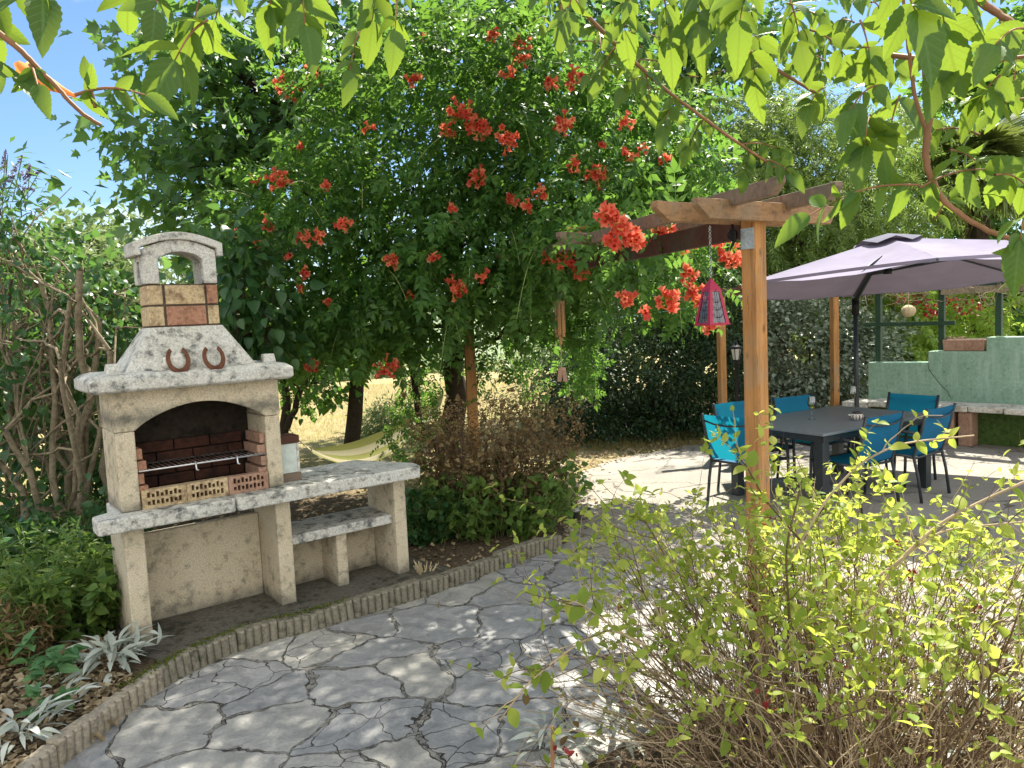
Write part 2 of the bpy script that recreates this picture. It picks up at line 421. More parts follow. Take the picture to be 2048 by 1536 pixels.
# cloth
def cloth_mat(name, c, tr, weave=260, rough=.8, t_amt=.25):
    m, t, o = new_mat(name); v = coords(t)
    n = noise(t, v, weave, 2); b = noise(t, v, 3, 3)
    cc = ramp(t, b, [(.3, [x * .85 for x in c]), (.7, [min(1, x * 1.1) for x in c])])
    p = finish(t, o, cc, rough, n, .15, .002, .25)
    trn = t.nodes.new('ShaderNodeBsdfTranslucent'); trn.inputs[0].default_value = col(tr)
    ms = t.nodes.new('ShaderNodeMixShader'); ms.inputs[0].default_value = t_amt
    t.links.new(p.outputs[0], ms.inputs[1]); t.links.new(trn.outputs[0], ms.inputs[2]); t.links.new(ms.outputs[0], o.inputs[0])
    return m
MAT['blue'] = cloth_mat('blue_sling', (.012, .17, .36), (.01, .33, .42), 400, .6, .4)
MAT['purple'] = cloth_mat('lavender_canvas', (.22, .20, .285), (.13, .10, .115), 300, .85, .12)
MAT['purple_dark'] = cloth_mat('dark_lavender_canvas', (.11, .11, .16), (.1, .08, .1), 300, .85, .15)

# striped hammock
def hammock_mat():
    m, t, o = new_mat('striped_hammock'); uvn = t.nodes.new('ShaderNodeUVMap'); sx = t.nodes.new('ShaderNodeSeparateXYZ')
    t.links.new(uvn.outputs[0], sx.inputs[0])
    fr = math_(t, 'FRACT', math_(t, 'MULTIPLY', sx.outputs[0], 4.0))
    c = ramp(t, fr, [(.0, (.52, .48, .34)), (.5, (.52, .48, .34)), (.52, (.30, .31, .10)), (.98, (.30, .31, .10))])
    p = finish(t, o, c, .85); trn = t.nodes.new('ShaderNodeBsdfTranslucent'); t.links.new(c, trn.inputs[0])
    ms = t.nodes.new('ShaderNodeMixShader'); ms.inputs[0].default_value = .35
    t.links.new(p.outputs[0], ms.inputs[1]); t.links.new(trn.outputs[0], ms.inputs[2]); t.links.new(ms.outputs[0], o.inputs[0])
    return m
# painted green plaster
def plaster_mat():
    m, t, o = new_mat('green_plaster'); v = coords(t)
    a = noise(t, v, 2.2, 6, .65); b = noise(t, v, 28, 5, .7); d = noise(t, v, 9, 6, .75)
    c = ramp(t, b, [(.3, (.20, .32, .235)), (.6, (.31, .46, .355)), (.8, (.44, .58, .47))])
    c = mixc(t, ramp(t, a, [(.4, 0.0), (.7, .5)]), c, (.18, .31, .20))
    c = mixc(t, ramp(t, d, [(.60, 0.0), (.70, .75)]), c, (.07, .15, .10))
    st = noise(t, coords(t, (6, 6, .7)), 2.0, 6, .7); c = mixc(t, ramp(t, st, [(.50, 0.0), (.66, .6)]), c, (.40, .54, .45)); c = mixc(t, ramp(t, st, [(.30, .5), (.42, 0.0)]), c, (.14, .24, .17))
    finish(t, o, c, .9, math_(t, 'ADD', b, d), .5, .006, .2); return m
MAT['plaster'] = plaster_mat()
MAT['whitewash'] = stone_mat('whitewashed_stone', (.62, .60, .54), (.14, .13, .11), .8, 40, .5)
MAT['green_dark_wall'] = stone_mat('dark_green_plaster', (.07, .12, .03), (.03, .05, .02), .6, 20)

def glass_mat(name, c=(1, 1, 1), rough=0.0, tint=.85):
    """thin glass: clear with a glossy skin"""
    m, t, o = new_mat(name)
    tr = t.nodes.new('ShaderNodeBsdfTransparent'); tr.inputs[0].default_value = col(c)
    gl = t.nodes.new('ShaderNodeBsdfGlossy'); gl.inputs['Roughness'].default_value = rough
    fz = t.nodes.new('ShaderNodeFresnel'); fz.inputs[0].default_value = 1.5
    ms = t.nodes.new('ShaderNodeMixShader'); t.links.new(math_(t, 'ADD', fz.outputs[0], .14), ms.inputs[0])
    t.links.new(tr.outputs[0], ms.inputs[1]); t.links.new(gl.outputs[0], ms.inputs[2]); t.links.new(ms.outputs[0], o.inputs[0])
    return m
MAT['glass'] = glass_mat('clear_glass', (.93, .95, .93))
MAT['wine'] = glass_mat('white_wine', (.85, .78, .22))
MAT['mauve_glass'] = glass_mat('mauve_glass', (.55, .35, .55), .25)

# ground sheet: bare soil and litter near, dry grass far
def ground_mat():
    m, t, o = new_mat('ground_soil_and_dry_grass'); v = coords(t)
    sx = t.nodes.new('ShaderNodeSeparateXYZ'); t.links.new(v, sx.inputs[0])
    n1 = noise(t, v, 40, 6, .75); n2 = noise(t, v, 1.4, 5, .6); n3 = noise(t, coords(t, (1, .35, 1)), 9, 6, .7)
    soil = ramp(t, n1, [(.3, (.035, .026, .018)), (.5, (.10, .075, .05)), (.62, (.19, .14, .09)), (.75, (.34, .27, .18))])
    grass = ramp(t, n3, [(.28, (.17, .17, .06)), (.45, (.29, .235, .12)), (.65, (.39, .31, .17)), (.8, (.46, .38, .23))])
    grass = mixc(t, ramp(t, n2, [(.48, 0.0), (.68, .6)]), grass, (.22, .25, .07))
    far = ramp(t, math_(t, 'ADD', math_(t, 'MULTIPLY', sx.outputs[1], .1), math_(t, 'MULTIPLY', n2, .12)), [(.90, 0.0), (.98, 1.0)])
    c = mixc(t, far, soil, grass)
    finish(t, o, c, .95, math_(t, 'ADD', n1, n3), .7, .02, .1); return m
MAT['ground'] = ground_mat()

def flagstone_mat():
    m, t, o = new_mat('crazy_paving'); v = coords(t)
    wn = N(t, 'ShaderNodeTexNoise'); wn.inputs['Scale'].default_value = 2.3; wn.inputs['Detail'].default_value = 4; t.links.new(v, wn.inputs[0])
    w2 = N(t, 'ShaderNodeTexNoise'); w2.inputs['Scale'].default_value = 14; w2.inputs['Detail'].default_value = 4; t.links.new(v, w2.inputs[0])
    a = N(t, 'ShaderNodeVectorMath', operation='MULTIPLY_ADD'); t.links.new(wn.outputs['Color'], a.inputs[0]); a.inputs[1].default_value = (.42, .42, 0); t.links.new(v, a.inputs[2])
    b = N(t, 'ShaderNodeVectorMath', operation='MULTIPLY_ADD'); t.links.new(w2.outputs['Color'], b.inputs[0]); b.inputs[1].default_value = (.035, .035, 0); t.links.new(a.outputs[0], b.inputs[2])
    def vor(scale, feat, rnd=1.0):
        vo = t.nodes.new('ShaderNodeTexVoronoi'); vo.feature = feat; vo.voronoi_dimensions = '2D'
        vo.inputs['Scale'].default_value = scale; vo.inputs['Randomness'].default_value = rnd
        t.links.new(b.outputs[0], vo.inputs['Vector']); return vo
    e = vor(2.25, 'DISTANCE_TO_EDGE').outputs['Distance']; cell = vor(2.25, 'F1').outputs['Color']
    e2 = vor(5.0, 'DISTANCE_TO_EDGE').outputs['Distance']
    wv = noise(t, v, 3.2, 4)
    sep = t.nodes.new('ShaderNodeSeparateColor'); t.links.new(cell, sep.inputs[0])
    n1 = noise(t, v, 7, 8, .72, .8); n2 = noise(t, v, 60, 5, .7); n3 = noise(t, v, 1.2, 4); n4 = noise(t, v, 22, 5, .7); gate = noise(t, v, 4.3, 3)
    band = ramp(t, wv, [(.34, .0), (.52, .022), (.70, .060)])              # cement strip between stones
    cement = math_(t, 'LESS_THAN', e, band)
    lw = ramp(t, gate, [(.36, .0008), (.5, .004), (.66, .010)])             # dark crack along the stone's own edge
    dl = math_(t, 'ABSOLUTE', math_(t, 'SUBTRACT', e, band))
    crack = ramp(t, math_(t, 'DIVIDE', dl, math_(t, 'ADD', lw, .0006)), [(.35, 1.0), (1.0, 0.0)])
    some = math_(t, 'GREATER_THAN', sep.outputs[0], .80)
    small = math_(t, 'MULTIPLY', some, ramp(t, e2, [(.004, .85), (.016, 0.0)]))
    dirt = math_(t, 'MULTIPLY', ramp(t, e, [(.0, 1.0), (.035, 0.0)]), ramp(t, n4, [(.50, 0.0), (.60, 1.0)]))
    mask = math_(t, 'MAXIMUM', math_(t, 'MAXIMUM', crack, small), math_(t, 'MULTIPLY', dirt, .8))
    stone = ramp(t, n1, [(.28, (.22, .222, .218)), (.46, (.35, .35, .34)), (.62, (.48, .47, .445)), (.80, (.60, .58, .54))])
    tone = ramp(t, sep.outputs[1], [(0, (.72, .73, .75)), (.35, (.90, .91, .94)), (.7, (1.0, .98, .93)), (1, (1.18, 1.14, 1.06))])
    stone = mixc(t, 1.0, stone, tone, 'MULTIPLY')
    stone = mixc(t, ramp(t, n3, [(.5, 0.0), (.75, .4)]), stone, (.25, .22, .17))
    cem = ramp(t, n4, [(.3, (.20, .19, .17)), (.55, (.30, .285, .25)), (.75, (.42, .39, .33))])
    c = mixc(t, cement, stone, cem)
    c = mixc(t, ramp(t, n2, [(.4, 0.0), (.75, .35)]), c, (.12, .12, .125))
    jc = ramp(t, n2, [(.35, (.02, .018, .014)), (.6, (.055, .045, .03)), (.75, (.10, .10, .045))])
    c = mixc(t, mask, c, jc)
    hgt = math_(t, 'SUBTRACT', math_(t, 'ADD', math_(t, 'ADD', math_(t, 'MULTIPLY', n1, .8), math_(t, 'MULTIPLY', n4, .25)), math_(t, 'MULTIPLY', sep.outputs[2], .25)), math_(t, 'ADD', math_(t, 'MULTIPLY', mask, 1.0), math_(t, 'MULTIPLY', cement, .35)))
    finish(t, o, c, ramp(t, n1, [(.3, .5), (.8, .8)]), hgt, 1.0, .022, .35); return m
MAT['flag'] = flagstone_mat()

def concrete_mat():
    m, t, o = new_mat('worn_concrete'); v = coords(t)
    n1 = noise(t, v, 3, 7, .7); n2 = noise(t, v, 90, 4, .7); n3 = noise(t, v, .9, 4)
    c = ramp(t, n2, [(.3, (.15, .14, .12)), (.5, (.27, .25, .215)), (.7, (.39, .36, .31))])
    c = mixc(t, ramp(t, n1, [(.45, 0.0), (.7, .6)]), c, (.20, .18, .155))
    c = mixc(t, ramp(t, n3, [(.45, 0.0), (.7, .4)]), c, (.42, .39, .34))
    vo = t.nodes.new('ShaderNodeTexVoronoi'); vo.feature = 'DISTANCE_TO_EDGE'; vo.inputs['Scale'].default_value = .55
    wn = N(t, 'ShaderNodeTexNoise'); wn.inputs['Scale'].default_value = 2.5; wn.inputs['Detail'].default_value = 6; t.links.new(v, wn.inputs[0])
    a = N(t, 'ShaderNodeVectorMath', operation='MULTIPLY_ADD'); t.links.new(wn.outputs['Color'], a.inputs[0]); a.inputs[1].default_value = (.6, .6, 0); t.links.new(v, a.inputs[2])
    t.links.new(a.outputs[0], vo.inputs['Vector'])
    c = mixc(t, ramp(t, vo.outputs['Distance'], [(.002, .8), (.008, 0.0)]), c, (.05, .045, .035))
    finish(t, o, c, .9, math_(t, 'ADD', n2, n1), .5, .006, .25); return m
MAT['concrete'] = concrete_mat()

# foliage colours
MAT['vine'] = leaf_mat('vine_leaf', (.022, .070, .018), (.055, .150, .035), (.14, .26, .060), .48, (.30, .54, .055))
MAT['fig'] = leaf_mat('broad_leaf', (.025, .072, .028), (.052, .14, .046), (.12, .24, .075), .45, (.28, .50, .07), .40, .6)
MAT['vine_near'] = leaf_mat('overhead_leaf', (.022, .070, .012), (.040, .115, .018), (.080, .17, .026), .48, (.46, .60, .045), .40, .4, vein=True)
MAT['lilac'] = leaf_mat('lilac_leaf', (.016, .055, .022), (.036, .105, .036), (.085, .18, .055), .42, (.22, .42, .06), .35, .5)
MAT['hedge'] = leaf_mat('dark_hedge_leaf', (.012, .030, .012), (.024, .052, .018), (.05, .09, .03), .25, (.08, .15, .03))
MAT['silver'] = leaf_mat('silvery_leaf', (.10, .15, .085), (.22, .27, .19), (.46, .50, .40), .25, (.16, .24, .10), .30, .7)
MAT['mimosa'] = leaf_mat('feathery_leaf', (.05, .10, .022), (.105, .175, .038), (.21, .27, .075), .48, (.34, .48, .08))
MAT['lime'] = leaf_mat('lime_leaf', (.10, .19, .022), (.16, .27, .032), (.26, .36, .06), .5, (.42, .58, .06))
MAT['far'] = leaf_mat('far_leaf', (.10, .15, .055), (.16, .22, .08), (.25, .31, .13), .4, (.24, .34, .11))
MAT['bush'] = leaf_mat('yellow_green_leaf', (.10, .19, .025), (.24, .33, .045), (.50, .50, .12), .55, (.74, .80, .12), .5, .3)
MAT['lamb'] = leaf_mat('woolly_silver_leaf', (.30, .33, .27), (.44, .47, .40), (.60, .62, .55), .2, (.35, .42, .34), .9, .1)
MAT['dry'] = leaf_mat('dry_brown_leaf', (.09, .058, .024), (.18, .125, .055), (.32, .25, .12), .25, (.36, .20, .08), .8, .2)
MAT['litter'] = leaf_mat('leaf_litter', (.10, .07, .04), (.28, .21, .12), (.52, .43, .28), .15, (.4, .3, .15), .8, .2)
MAT['herb'] = leaf_mat('herb_leaf', (.05, .11, .025), (.10, .18, .04), (.20, .27, .06), .4, (.30, .46, .06))
MAT['bramble'] = leaf_mat('bramble_leaf', (.05, .13, .05), (.08, .19, .07), (.13, .25, .09), .35, (.22, .42, .08), .5, .35, vein=True)
MAT['grass'] = leaf_mat('dry_grass_blade', (.17, .17, .05), (.29, .24, .10), (.40, .34, .18), .4, (.6, .52, .2), .8, .2)
MAT['flower'] = leaf_mat('orange_red_petal', (.50, .03, .03), (.78, .13, .085), (.88, .38, .20), .40, (.95, .30, .17), .5, .3)
MAT['flower_tube'] = leaf_mat('orange_flower_tube', (.70, .20, .05), (.78, .30, .07), (.80, .42, .12), .35, (.95, .4, .08), .5, .3)
MAT['red_flower'] = leaf_mat('dark_red_flower', (.10, .008, .010), (.18, .014, .014), (.30, .03, .03), .2, (.5, .03, .02))
MAT['mauve'] = leaf_mat('mauve_flower', (.12, .09, .17), (.19, .15, .25), (.28, .23, .34), .25, (.3, .2, .4))
MAT['palm'] = leaf_mat('palm_leaf', (.05, .09, .025), (.10, .15, .04), (.19, .22, .06), .35, (.32, .38, .06), .4, .4)
MAT['moss'] = leaf_mat('moss_tuft', (.05, .07, .012), (.09, .11, .02), (.14, .16, .03), .2, (.2, .25, .03), .9, .1)

T_SIMPLE = leaf_simple(.24); T_NARROW = leaf_simple(.12, .05, -.1); T_BROAD = leaf_blade(.38, 5, .10, -.22, 0, .34)
T_LOBED = leaf_lobed(); T_TOOTH = leaf_blade(.25, 18, .10, -.28, .09, .36); T_OVAL = leaf_blade(.30, 6, .10, -.18, 0, .45)
T_LAMB = leaf_blade(.135, 7, .10, -.8, 0, .5)
T_PIN = [pinnate(4, .25, .36, -.3, None, k) for k in (1, 2, 3)]
T_FEATHER = [pinnate(7, .13, .24, -.45, leaf_simple(.13), k) for k in (4, 5)]
T_FLAKE = ([(-.5, -.3, 0), (.4, -.45, .12), (.55, .35, -.05), (-.3, .5, .15)], [(0, 1, 2), (0, 2, 3)])
T_BLADE = ([(-.03, 0, 0), (.03, 0, 0), (.015, .55, .0), (0, 1, -.12), (-.015, .55, 0)], [(0, 1, 2, 4), (4, 2, 3)])

# ------------------------------------------------------------------ vegetation builders
def rdir(n): return unit(rng.normal(size=(n, 3)))
def lobe(px, py, Y, rx, rz, ry):
    """an ellipsoid part of a crown: centre seen at px,py at distance Y, radii in metres from the picture scale"""
    k = Y / F_PX; return (at(px, py, Y), A3(rx * k, ry, rz * k))
def crown_points(lobes, nclump, per, sig, shell=(.72, 1.02), zmin=None):
    w = np.array([(r[0] * r[2] + r[0] * r[1] + r[1] * r[2]) for c, r in lobes]); w /= w.sum()
    idx = rng.choice(len(lobes), nclump, p=w)
    C = np.array([l[0] for l in lobes])[idx]; R = np.array([l[1] for l in lobes])[idx]
    D = rdir(nclump); rr = rng.uniform(shell[0], shell[1], (nclump, 1))
    cl = C + D * R * rr
    # drop clumps deep inside another lobe
    keep = np.ones(nclump, bool)
    for c, r in lobes:
        q = (((cl - c) / r) ** 2).sum(1); keep &= ~(q < shell[0] ** 2 * .55)
    cl, D = cl[keep], D[keep]
    if zmin is not None:
        k = cl[:, 2] > zmin; cl, D = cl[k], D[k]
    n = len(cl) * per
    base = np.repeat(cl, per, 0); Do = np.repeat(D, per, 0)
    s = np.repeat(rng.uniform(.6, 1.35, (len(cl), 1)) * sig, per, 0)
    off = rng.normal(size=(n, 3)) * s * A3(1, 1, .75)
    return cl, base + off, Do, unit(off + 1e-6)
def leaves_mesh(name, tmpl, P, D, O, size, droop=.5, outw=.8, flat=.8):
    n = len(P)
    d = unit(D * outw + O * .8 + rng.normal(size=(n, 3)) * .5 + A3(0, 0, -droop))
    nr = unit(A3(0, 0, 1) * flat + D * .35 + rng.normal(size=(n, 3)) * .55)
    sc = size * rng.uniform(.65, 1.3, n)
    return scatter_mesh(name, tmpl, P, d, nr, sc)
def limb(a, b, sag=.15, n=7, wob=.04):
    a = A3(*a); b = A3(*b); t = np.linspace(0, 1, n)[:, None]
    L = np.linalg.norm(b - a)
    p = a * (1 - t) + b * t
    p += A3(0, 0, 1) * (np.sin(np.pi * t) * sag * L)
    p[1:-1] += rng.normal(size=(n - 2, 3)) * wob * L
    return p
def tree(name, label, cat, base, lobes, tmpl, size, nclump, per, sig, leafm, barkm, trunk_r=.1, fork=.5, nlimb=30,
         droop=.5, flat=.8, shell=(.72, 1.02), group=None, trunks=None, zmin=None, limb_r=.22, outw=.8):
    base = A3(*base); th = thing(name, label, cat, base, 0, group)
    cl, P, D, O = crown_points(lobes, nclump, per, sig, shell, zmin)
    tm = tmpl if isinstance(tmpl, list) else [tmpl]
    if len(tm) == 1:
        me = leaves_mesh('crown', tm[0], P, D, O, size, droop, outw, flat)
        link('crown', me, leafm, th, world=True)
    else:
        pick = rng.integers(0, len(tm), len(P))
        # one mesh: alternate templates share face layout
        vs = []
        V = []; Lp = []; St = []; To = []; U = []; vo = 0; lo = 0
        for k, T in enumerate(tm):
            s_ = pick == k
            m_ = leaves_mesh('tmp', T, P[s_], D[s_], O[s_], size, droop, outw, flat)
            a = np.empty(len(m_.vertices) * 3, np.float32); m_.vertices.foreach_get('co', a); V.append(a.reshape(-1, 3))
            l = np.empty(len(m_.loops), np.int32); m_.loops.foreach_get('vertex_index', l); Lp.append(l + vo)
            st = np.empty(len(m_.polygons), np.int32); m_.polygons.foreach_get('loop_start', st); St.append(st + lo)
            to = np.empty(len(m_.polygons), np.int32); m_.polygons.foreach_get('loop_total', to); To.append(to)
            vo += len(m_.vertices); lo += len(m_.loops); bpy.data.meshes.remove(m_)
        me = np_mesh('crown', np.concatenate(V), np.concatenate(Lp), np.concatenate(St), np.concatenate(To))
        link('crown', me, leafm, th, world=True)
    # trunk and limbs
    cen = np.mean([l[0] for l in lobes], 0)
    paths = []
    tr = trunks or [(base, base * (1 - fork) + A3(cen[0], cen[1], cen[2]) * fork, trunk_r)]
    tips = []
    for a, b, r in tr:
        p = limb(a, b, 0, 8, .015); paths.append((p, np.linspace(r, r * .6, 8))); tips.append((p, r * .6))
    if nlimb:
        sel = cl[rng.choice(len(cl), min(nlimb, len(cl)), replace=False)]
        for q in sel:
            p, r = tips[rng.integers(len(tips))]
            s_ = p[rng.integers(4, 8)]
            b = limb(s_, q, .08, 8, .025); paths.append((b, np.linspace(r * limb_r * 1.8, .006, 8)))
            for _ in range(2):
                j = rng.integers(3, 7); e = b[j] + (q - b[j]) * .6 + rng.normal(size=3) * .25
                paths.append((limb(b[j], e, .05, 5, .03), np.linspace(r * limb_r * .6 + .003, .003, 5)))
    link('trunk', tubes_mesh('trunk', paths, 7), barkm, th, smooth=True, world=True)
    return th

def compound(A, B, pairs, ll, store, stems, hang=.6, face=None):
    """pinnate leaf from point A to B with toothed leaflets of length ll"""
    A = A3(*A); B = A3(*B); L = np.linalg.norm(B - A)
    t = np.linspace(0, 1, 8)[:, None]; p = A * (1 - t) + B * t + A3(0, 0, 1) * np.sin(np.pi * t) * .10 * L
    stems.append((p, np.linspace(.0026, .0012, 8)))
    ax = unit(B - A); toc = unit(A3(0, 0, EYE) - (A + B) / 2)
    sd_ = unit(np.cross(ax, toc) + rng.normal(size=3) * .15)
    for i in range(pairs):
        u = .25 + .68 * i / max(1, pairs - 1) if pairs > 1 else .55
        c = p[int(u * 7)]
        for s_ in (-1, 1):
            d = unit(sd_ * s_ * .9 + ax * .45 + A3(0, 0, -1) * hang * rng.uniform(.5, 1.4) + rng.normal(size=3) * .18)
            nr = unit(toc * rng.uniform(-.2, 1.1) + A3(0, 0, 1) * rng.uniform(-.1, 1.1) + rng.normal(size=3) * .5)
            store.append((c, d, nr, ll * rng.uniform(.55, 1.05)))
    d = unit(ax + A3(0, 0, -1) * hang * .8 + rng.normal(size=3) * .1)
    store.append((p[-1], d, unit(toc + A3(0, 0, .5) + rng.normal(size=3) * .3), ll * 1.15))
def build_store(name, store, tmpl, m, parent):
    P, D, Nn, s_ = map(np.array, zip(*store))
    return link(name, scatter_mesh(name, tmpl, P, D, Nn, s_), m, parent, world=True)

# =================================================================== SETTING
KERB = np.array([(-2.16, 2.3), (-2.13, 2.8), (-2.08, 3.29), (-2.05, 3.49), (-2.01, 3.72), (-1.97, 3.93), (-1.89, 4.16), (-1.77, 4.37), (-1.58, 4.56), (-1.35, 4.70),
                 (-1.11, 4.87), (-.84, 5.09), (-.57, 5.32), (-.3, 5.60), (.02, 5.93), (.34, 6.22)])
def resample(P, step):
    s = np.concatenate([[0], np.cumsum(np.linalg.norm(np.diff(P, axis=0), axis=1))]); n = int(round(s[-1] / step)); u = np.linspace(0, s[-1], n + 1)
    return np.stack([np.interp(u, s, P[:, i]) for i in range(2)], 1)
def smooth2(P, k=3):
    for _ in range(k):
        P = P.copy(); P[1:-1] = P[1:-1] * .5 + (P[:-2] + P[2:]) * .25
    return P
KF = smooth2(resample(KERB, .05), 4)

# ground: fine grid near the camera, then out to the horizon; banked up behind the kerb
xs = np.concatenate([[-600, -200, -80, -40, -22, -14], np.arange(-10, 10.01, .09), [13, 20, 40, 80, 200, 600]])
ys = np.concatenate([[-300, -80, -20, -6], np.arange(-2, 15.01, .09), [17, 20, 25, 32, 40, 60, 100, 200, 500, 900]])
GX, GY = np.meshgrid(xs, ys)
pt = np.stack([GX.ravel(), GY.ravel()], 1)
dist = np.full(len(pt), 1e9); side = np.zeros(len(pt))
for a, b in zip(KF[:-1:2], KF[2::2]):
    ab = b - a; t = np.clip(((pt - a) @ ab) / (ab @ ab), 0, 1); q = a + t[:, None] * ab
    dd = np.linalg.norm(pt - q, axis=1); m_ = dd < dist
    dist[m_] = dd[m_]; side[m_] = (ab[0] * (pt[:, 1] - a[1]) - ab[1] * (pt[:, 0] - a[0]))[m_]
behind = (side > 0)
bank = np.clip((dist - .05) / .06, 0, 1) * .085 * behind
bank *= np.clip((9.0 - pt[:, 1]) / 2.0, 0, 1)
bank *= np.clip(1 - (pt[:, 0] - .1) / .5, 0, 1)
far_drop = -np.clip(pt[:, 1] - 24, 0, 200) * .045
hz = -.03 + bank + far_drop + rng.normal(size=len(pt)) * .004 * (np.abs(pt[:, 0]) < 9.5)
nx, ny = len(xs), len(ys)
I = np.arange(nx * ny).reshape(ny, nx)
Q = np.stack([I[:-1, :-1], I[:-1, 1:], I[1:, 1:], I[1:, :-1]], -1).reshape(-1, 4)
tag(link('ground', np_mesh('ground', np.column_stack([pt, hz]), Q.ravel(), np.arange(len(Q)) * 4, np.full(len(Q), 4)), MAT['ground'], smooth=True), kind='structure')

def sheet(name, poly, z, m, seed=1):
    bm = bmesh.new(); vs = [bm.verts.new((x, y, z)) for x, y in poly]; bm.faces.new(vs)
    me = bpy.data.meshes.new(name); bm.to_mesh(me); bm.free()
    return tag(link(name, me, m), kind='structure')
def rag(poly, n=6, a=.03):
    P = np.array(poly, float); o = []
    for i in range(len(P)):
        q = P[(i + 1) % len(P)]
        for k in range(n): o.append(P[i] * (1 - k / n) + q * k / n + rng.normal(size=2) * a * (k > 0))
    return [tuple(x) for x in o]
pathpoly = [tuple(p) for p in KF + np.array([-.02, .02])] + [(.95, 6.0), (2.2, 5.2), (4, 4), (4, -2), (-2.2, -2)]
sheet('path', pathpoly, 0.0, MAT['flag'])
edge = [(.30, 6.2), (.45, 6.8), (.55, 7.4), (.62, 8.2), (.8, 9.2), (1.3, 9.95), (2.0, 10.45), (2.75, 10.75), (4.2, 11.1)]
tl = []
for a, b in zip(edge[:-1], edge[1:]):
    for k in range(6): tl.append((a[0] + (b[0] - a[0]) * k / 6 + rng.normal() * .03, a[1] + (b[1] - a[1]) * k / 6 + rng.normal() * .03))
terr = [(.9, 5.75), (.55, 5.95)] + tl + [(5.5, 11.3), (12, 11), (12, -1), (3.4, -1), (2.9, 1.6), (3.0, 3.3), (2.1, 4.2), (1.4, 5.1)]
sheet('terrace', terr, .004, MAT['concrete'])
sheet('flower_bed', [(1.55 + 1.45 * math.cos(a) * (1 + .08 * math.sin(5 * a)), 2.65 + .95 * math.sin(a) * (1 + .08 * math.cos(3 * a))) for a in np.linspace(0, 2 * math.pi, 40)[:-1]], .012, MAT['ground'])

# low hills beyond the lawn
hv = []; hf = []
for k, (yy, zz) in enumerate([(70, -4), (90, 3), (120, 8), (160, 9)]):
    for i in range(41):
        x = -160 + i * 8; hv.append((x * (1 + k * .3), yy, (zz if k else -6) + (math.sin(i * .6) * 1.2 + math.sin(i * .23 + 1) * 2) * (k > 0)))
for k in range(3):
    for i in range(40): hf.append((k * 41 + i, k * 41 + i + 1, (k + 1) * 41 + i + 1, (k + 1) * 41 + i))
me = bpy.data.meshes.new('hills'); me.from_pydata(hv, [], hf); me.update()
MAT['hill'] = plain('far_hill', (.20, .25, .14), .95, 0, .1, .3, .08, 0)
tag(link('hills', me, MAT['hill'], smooth=True), kind='structure')

# =================================================================== KERB BLOCKS
seg = .05; nb = 5
idx = list(range(0, len(KF) - 1, nb))
for bi, i0 in enumerate(idx):
    i1 = min(i0 + nb, len(KF) - 1)
    if i1 - i0 < 2: continue
    P = KF[i0:i1 + 1]; mid = P.mean(0); zt = .116 + rng.uniform(-.014, .012)
    if mid[1] < 2.9: continue
    tang = unit(P[-1] - P[0]); nrm = A3(tang[1], -tang[0])         # towards the path
    outer = []
    L = np.linalg.norm(P[-1] - P[0]); nfl = i1 - i0
    for k in range(nfl):
        a = P[k] + tang * .0012; b = P[k + 1] - tang * .0012
        for j in range(7):
            th_ = math.pi * j / 6; u = .5 - .5 * math.cos(th_)
            outer.append(a + (b - a) * u + nrm * (.018 * math.sin(th_) - .0))
    inner = [P[-1] - tang * .003 - nrm * .055, P[0] + tang * .003 - nrm * .055]
    ring = [tuple(p) for p in outer] + [tuple(p) for p in inner]
    base = (float(mid[0]), float(mid[1]), 0.0)
    mb = MB(); n = len(ring); c = np.mean(ring, 0)
    V = []
    for z, s_ in ((-.03, 1), (zt - .010, 1), (zt, .93)):
        for x, y in ring:
            q = A3(x, y); q = q + (nrm * -.008 if s_ < 1 and (q - mid) @ nrm > 0 else 0); V.append((q[0] - base[0], q[1] - base[1], z))
    Fs = [(r * n + k, r * n + (k + 1) % n, (r + 1) * n + (k + 1) % n, (r + 1) * n + k) for r in range(2) for k in range(n)]
    Fs.append(tuple(range(2 * n, 3 * n)))
    Fs = [tuple(reversed(f)) for f in Fs]
    mb.add(V, Fs)
    zone = 0 if mid[1] < 4.05 else (1 if mid[1] < 5.35 else 2)
    zcount = globals().setdefault('zc_', [0, 0, 0]); zcount[zone] += 1
    nth = ['first', 'second', 'third', 'fourth', 'fifth', 'sixth', 'seventh', 'eighth', 'ninth', 'tenth'][zcount[zone] - 1]
    lab = nth + [' pale fluted edging block along the silvery plants, counted from the bottom edge',
           ' mossy fluted edging block below the barbecue, counted from its left leg',
           ' dark fluted edging block below the dry shrub, counted from the barbecue'][zone]
    grp = ['pale kerb blocks by the silvery plants', 'mossy kerb blocks below the barbecue', 'dark kerb blocks by the dry shrub'][zone]
    o = mb.build('edging_block', [MAT['stone_edge'], MAT['stone_moss'], MAT['stone_moss']][zone]); o.location = base
    o.rotation_euler = (rng.normal() * .035, rng.normal() * .035, rng.normal() * .03)
    tag(o, lab, 'edging block', grp)

# =================================================================== BARBECUE
BO = gp(268, 1296, .06); BA = rad(37.4)
bx = A3(math.cos(BA), math.sin(BA), 0); by = A3(-math.sin(BA), math.cos(BA), 0)
def bl(x, y, z=0.0): return BO * A3(1, 1, 0) + bx * x + by * y + A3(0, 0, z)
# plinth slab under the barbecue
cand = [tuple(p - unit(KF[min(i + 1, len(KF) - 1)] - KF[i - 1])[::-1] * A3(1, -1) * .055) for i, p in enumerate(KF) if 4.1 < p[1] < 5.5]
back = [tuple(bl(2.0, .50)[:2]), tuple(bl(-.02, .50)[:2]), tuple(bl(-.04, .02)[:2])]
mb = MB(); mb.prism_z(cand + back, .0, .075)
tag(mb.build('stone_plinth', MAT['plinth']), 'dark mossy stone slab that the barbecue stands on behind the kerb', 'plinth')

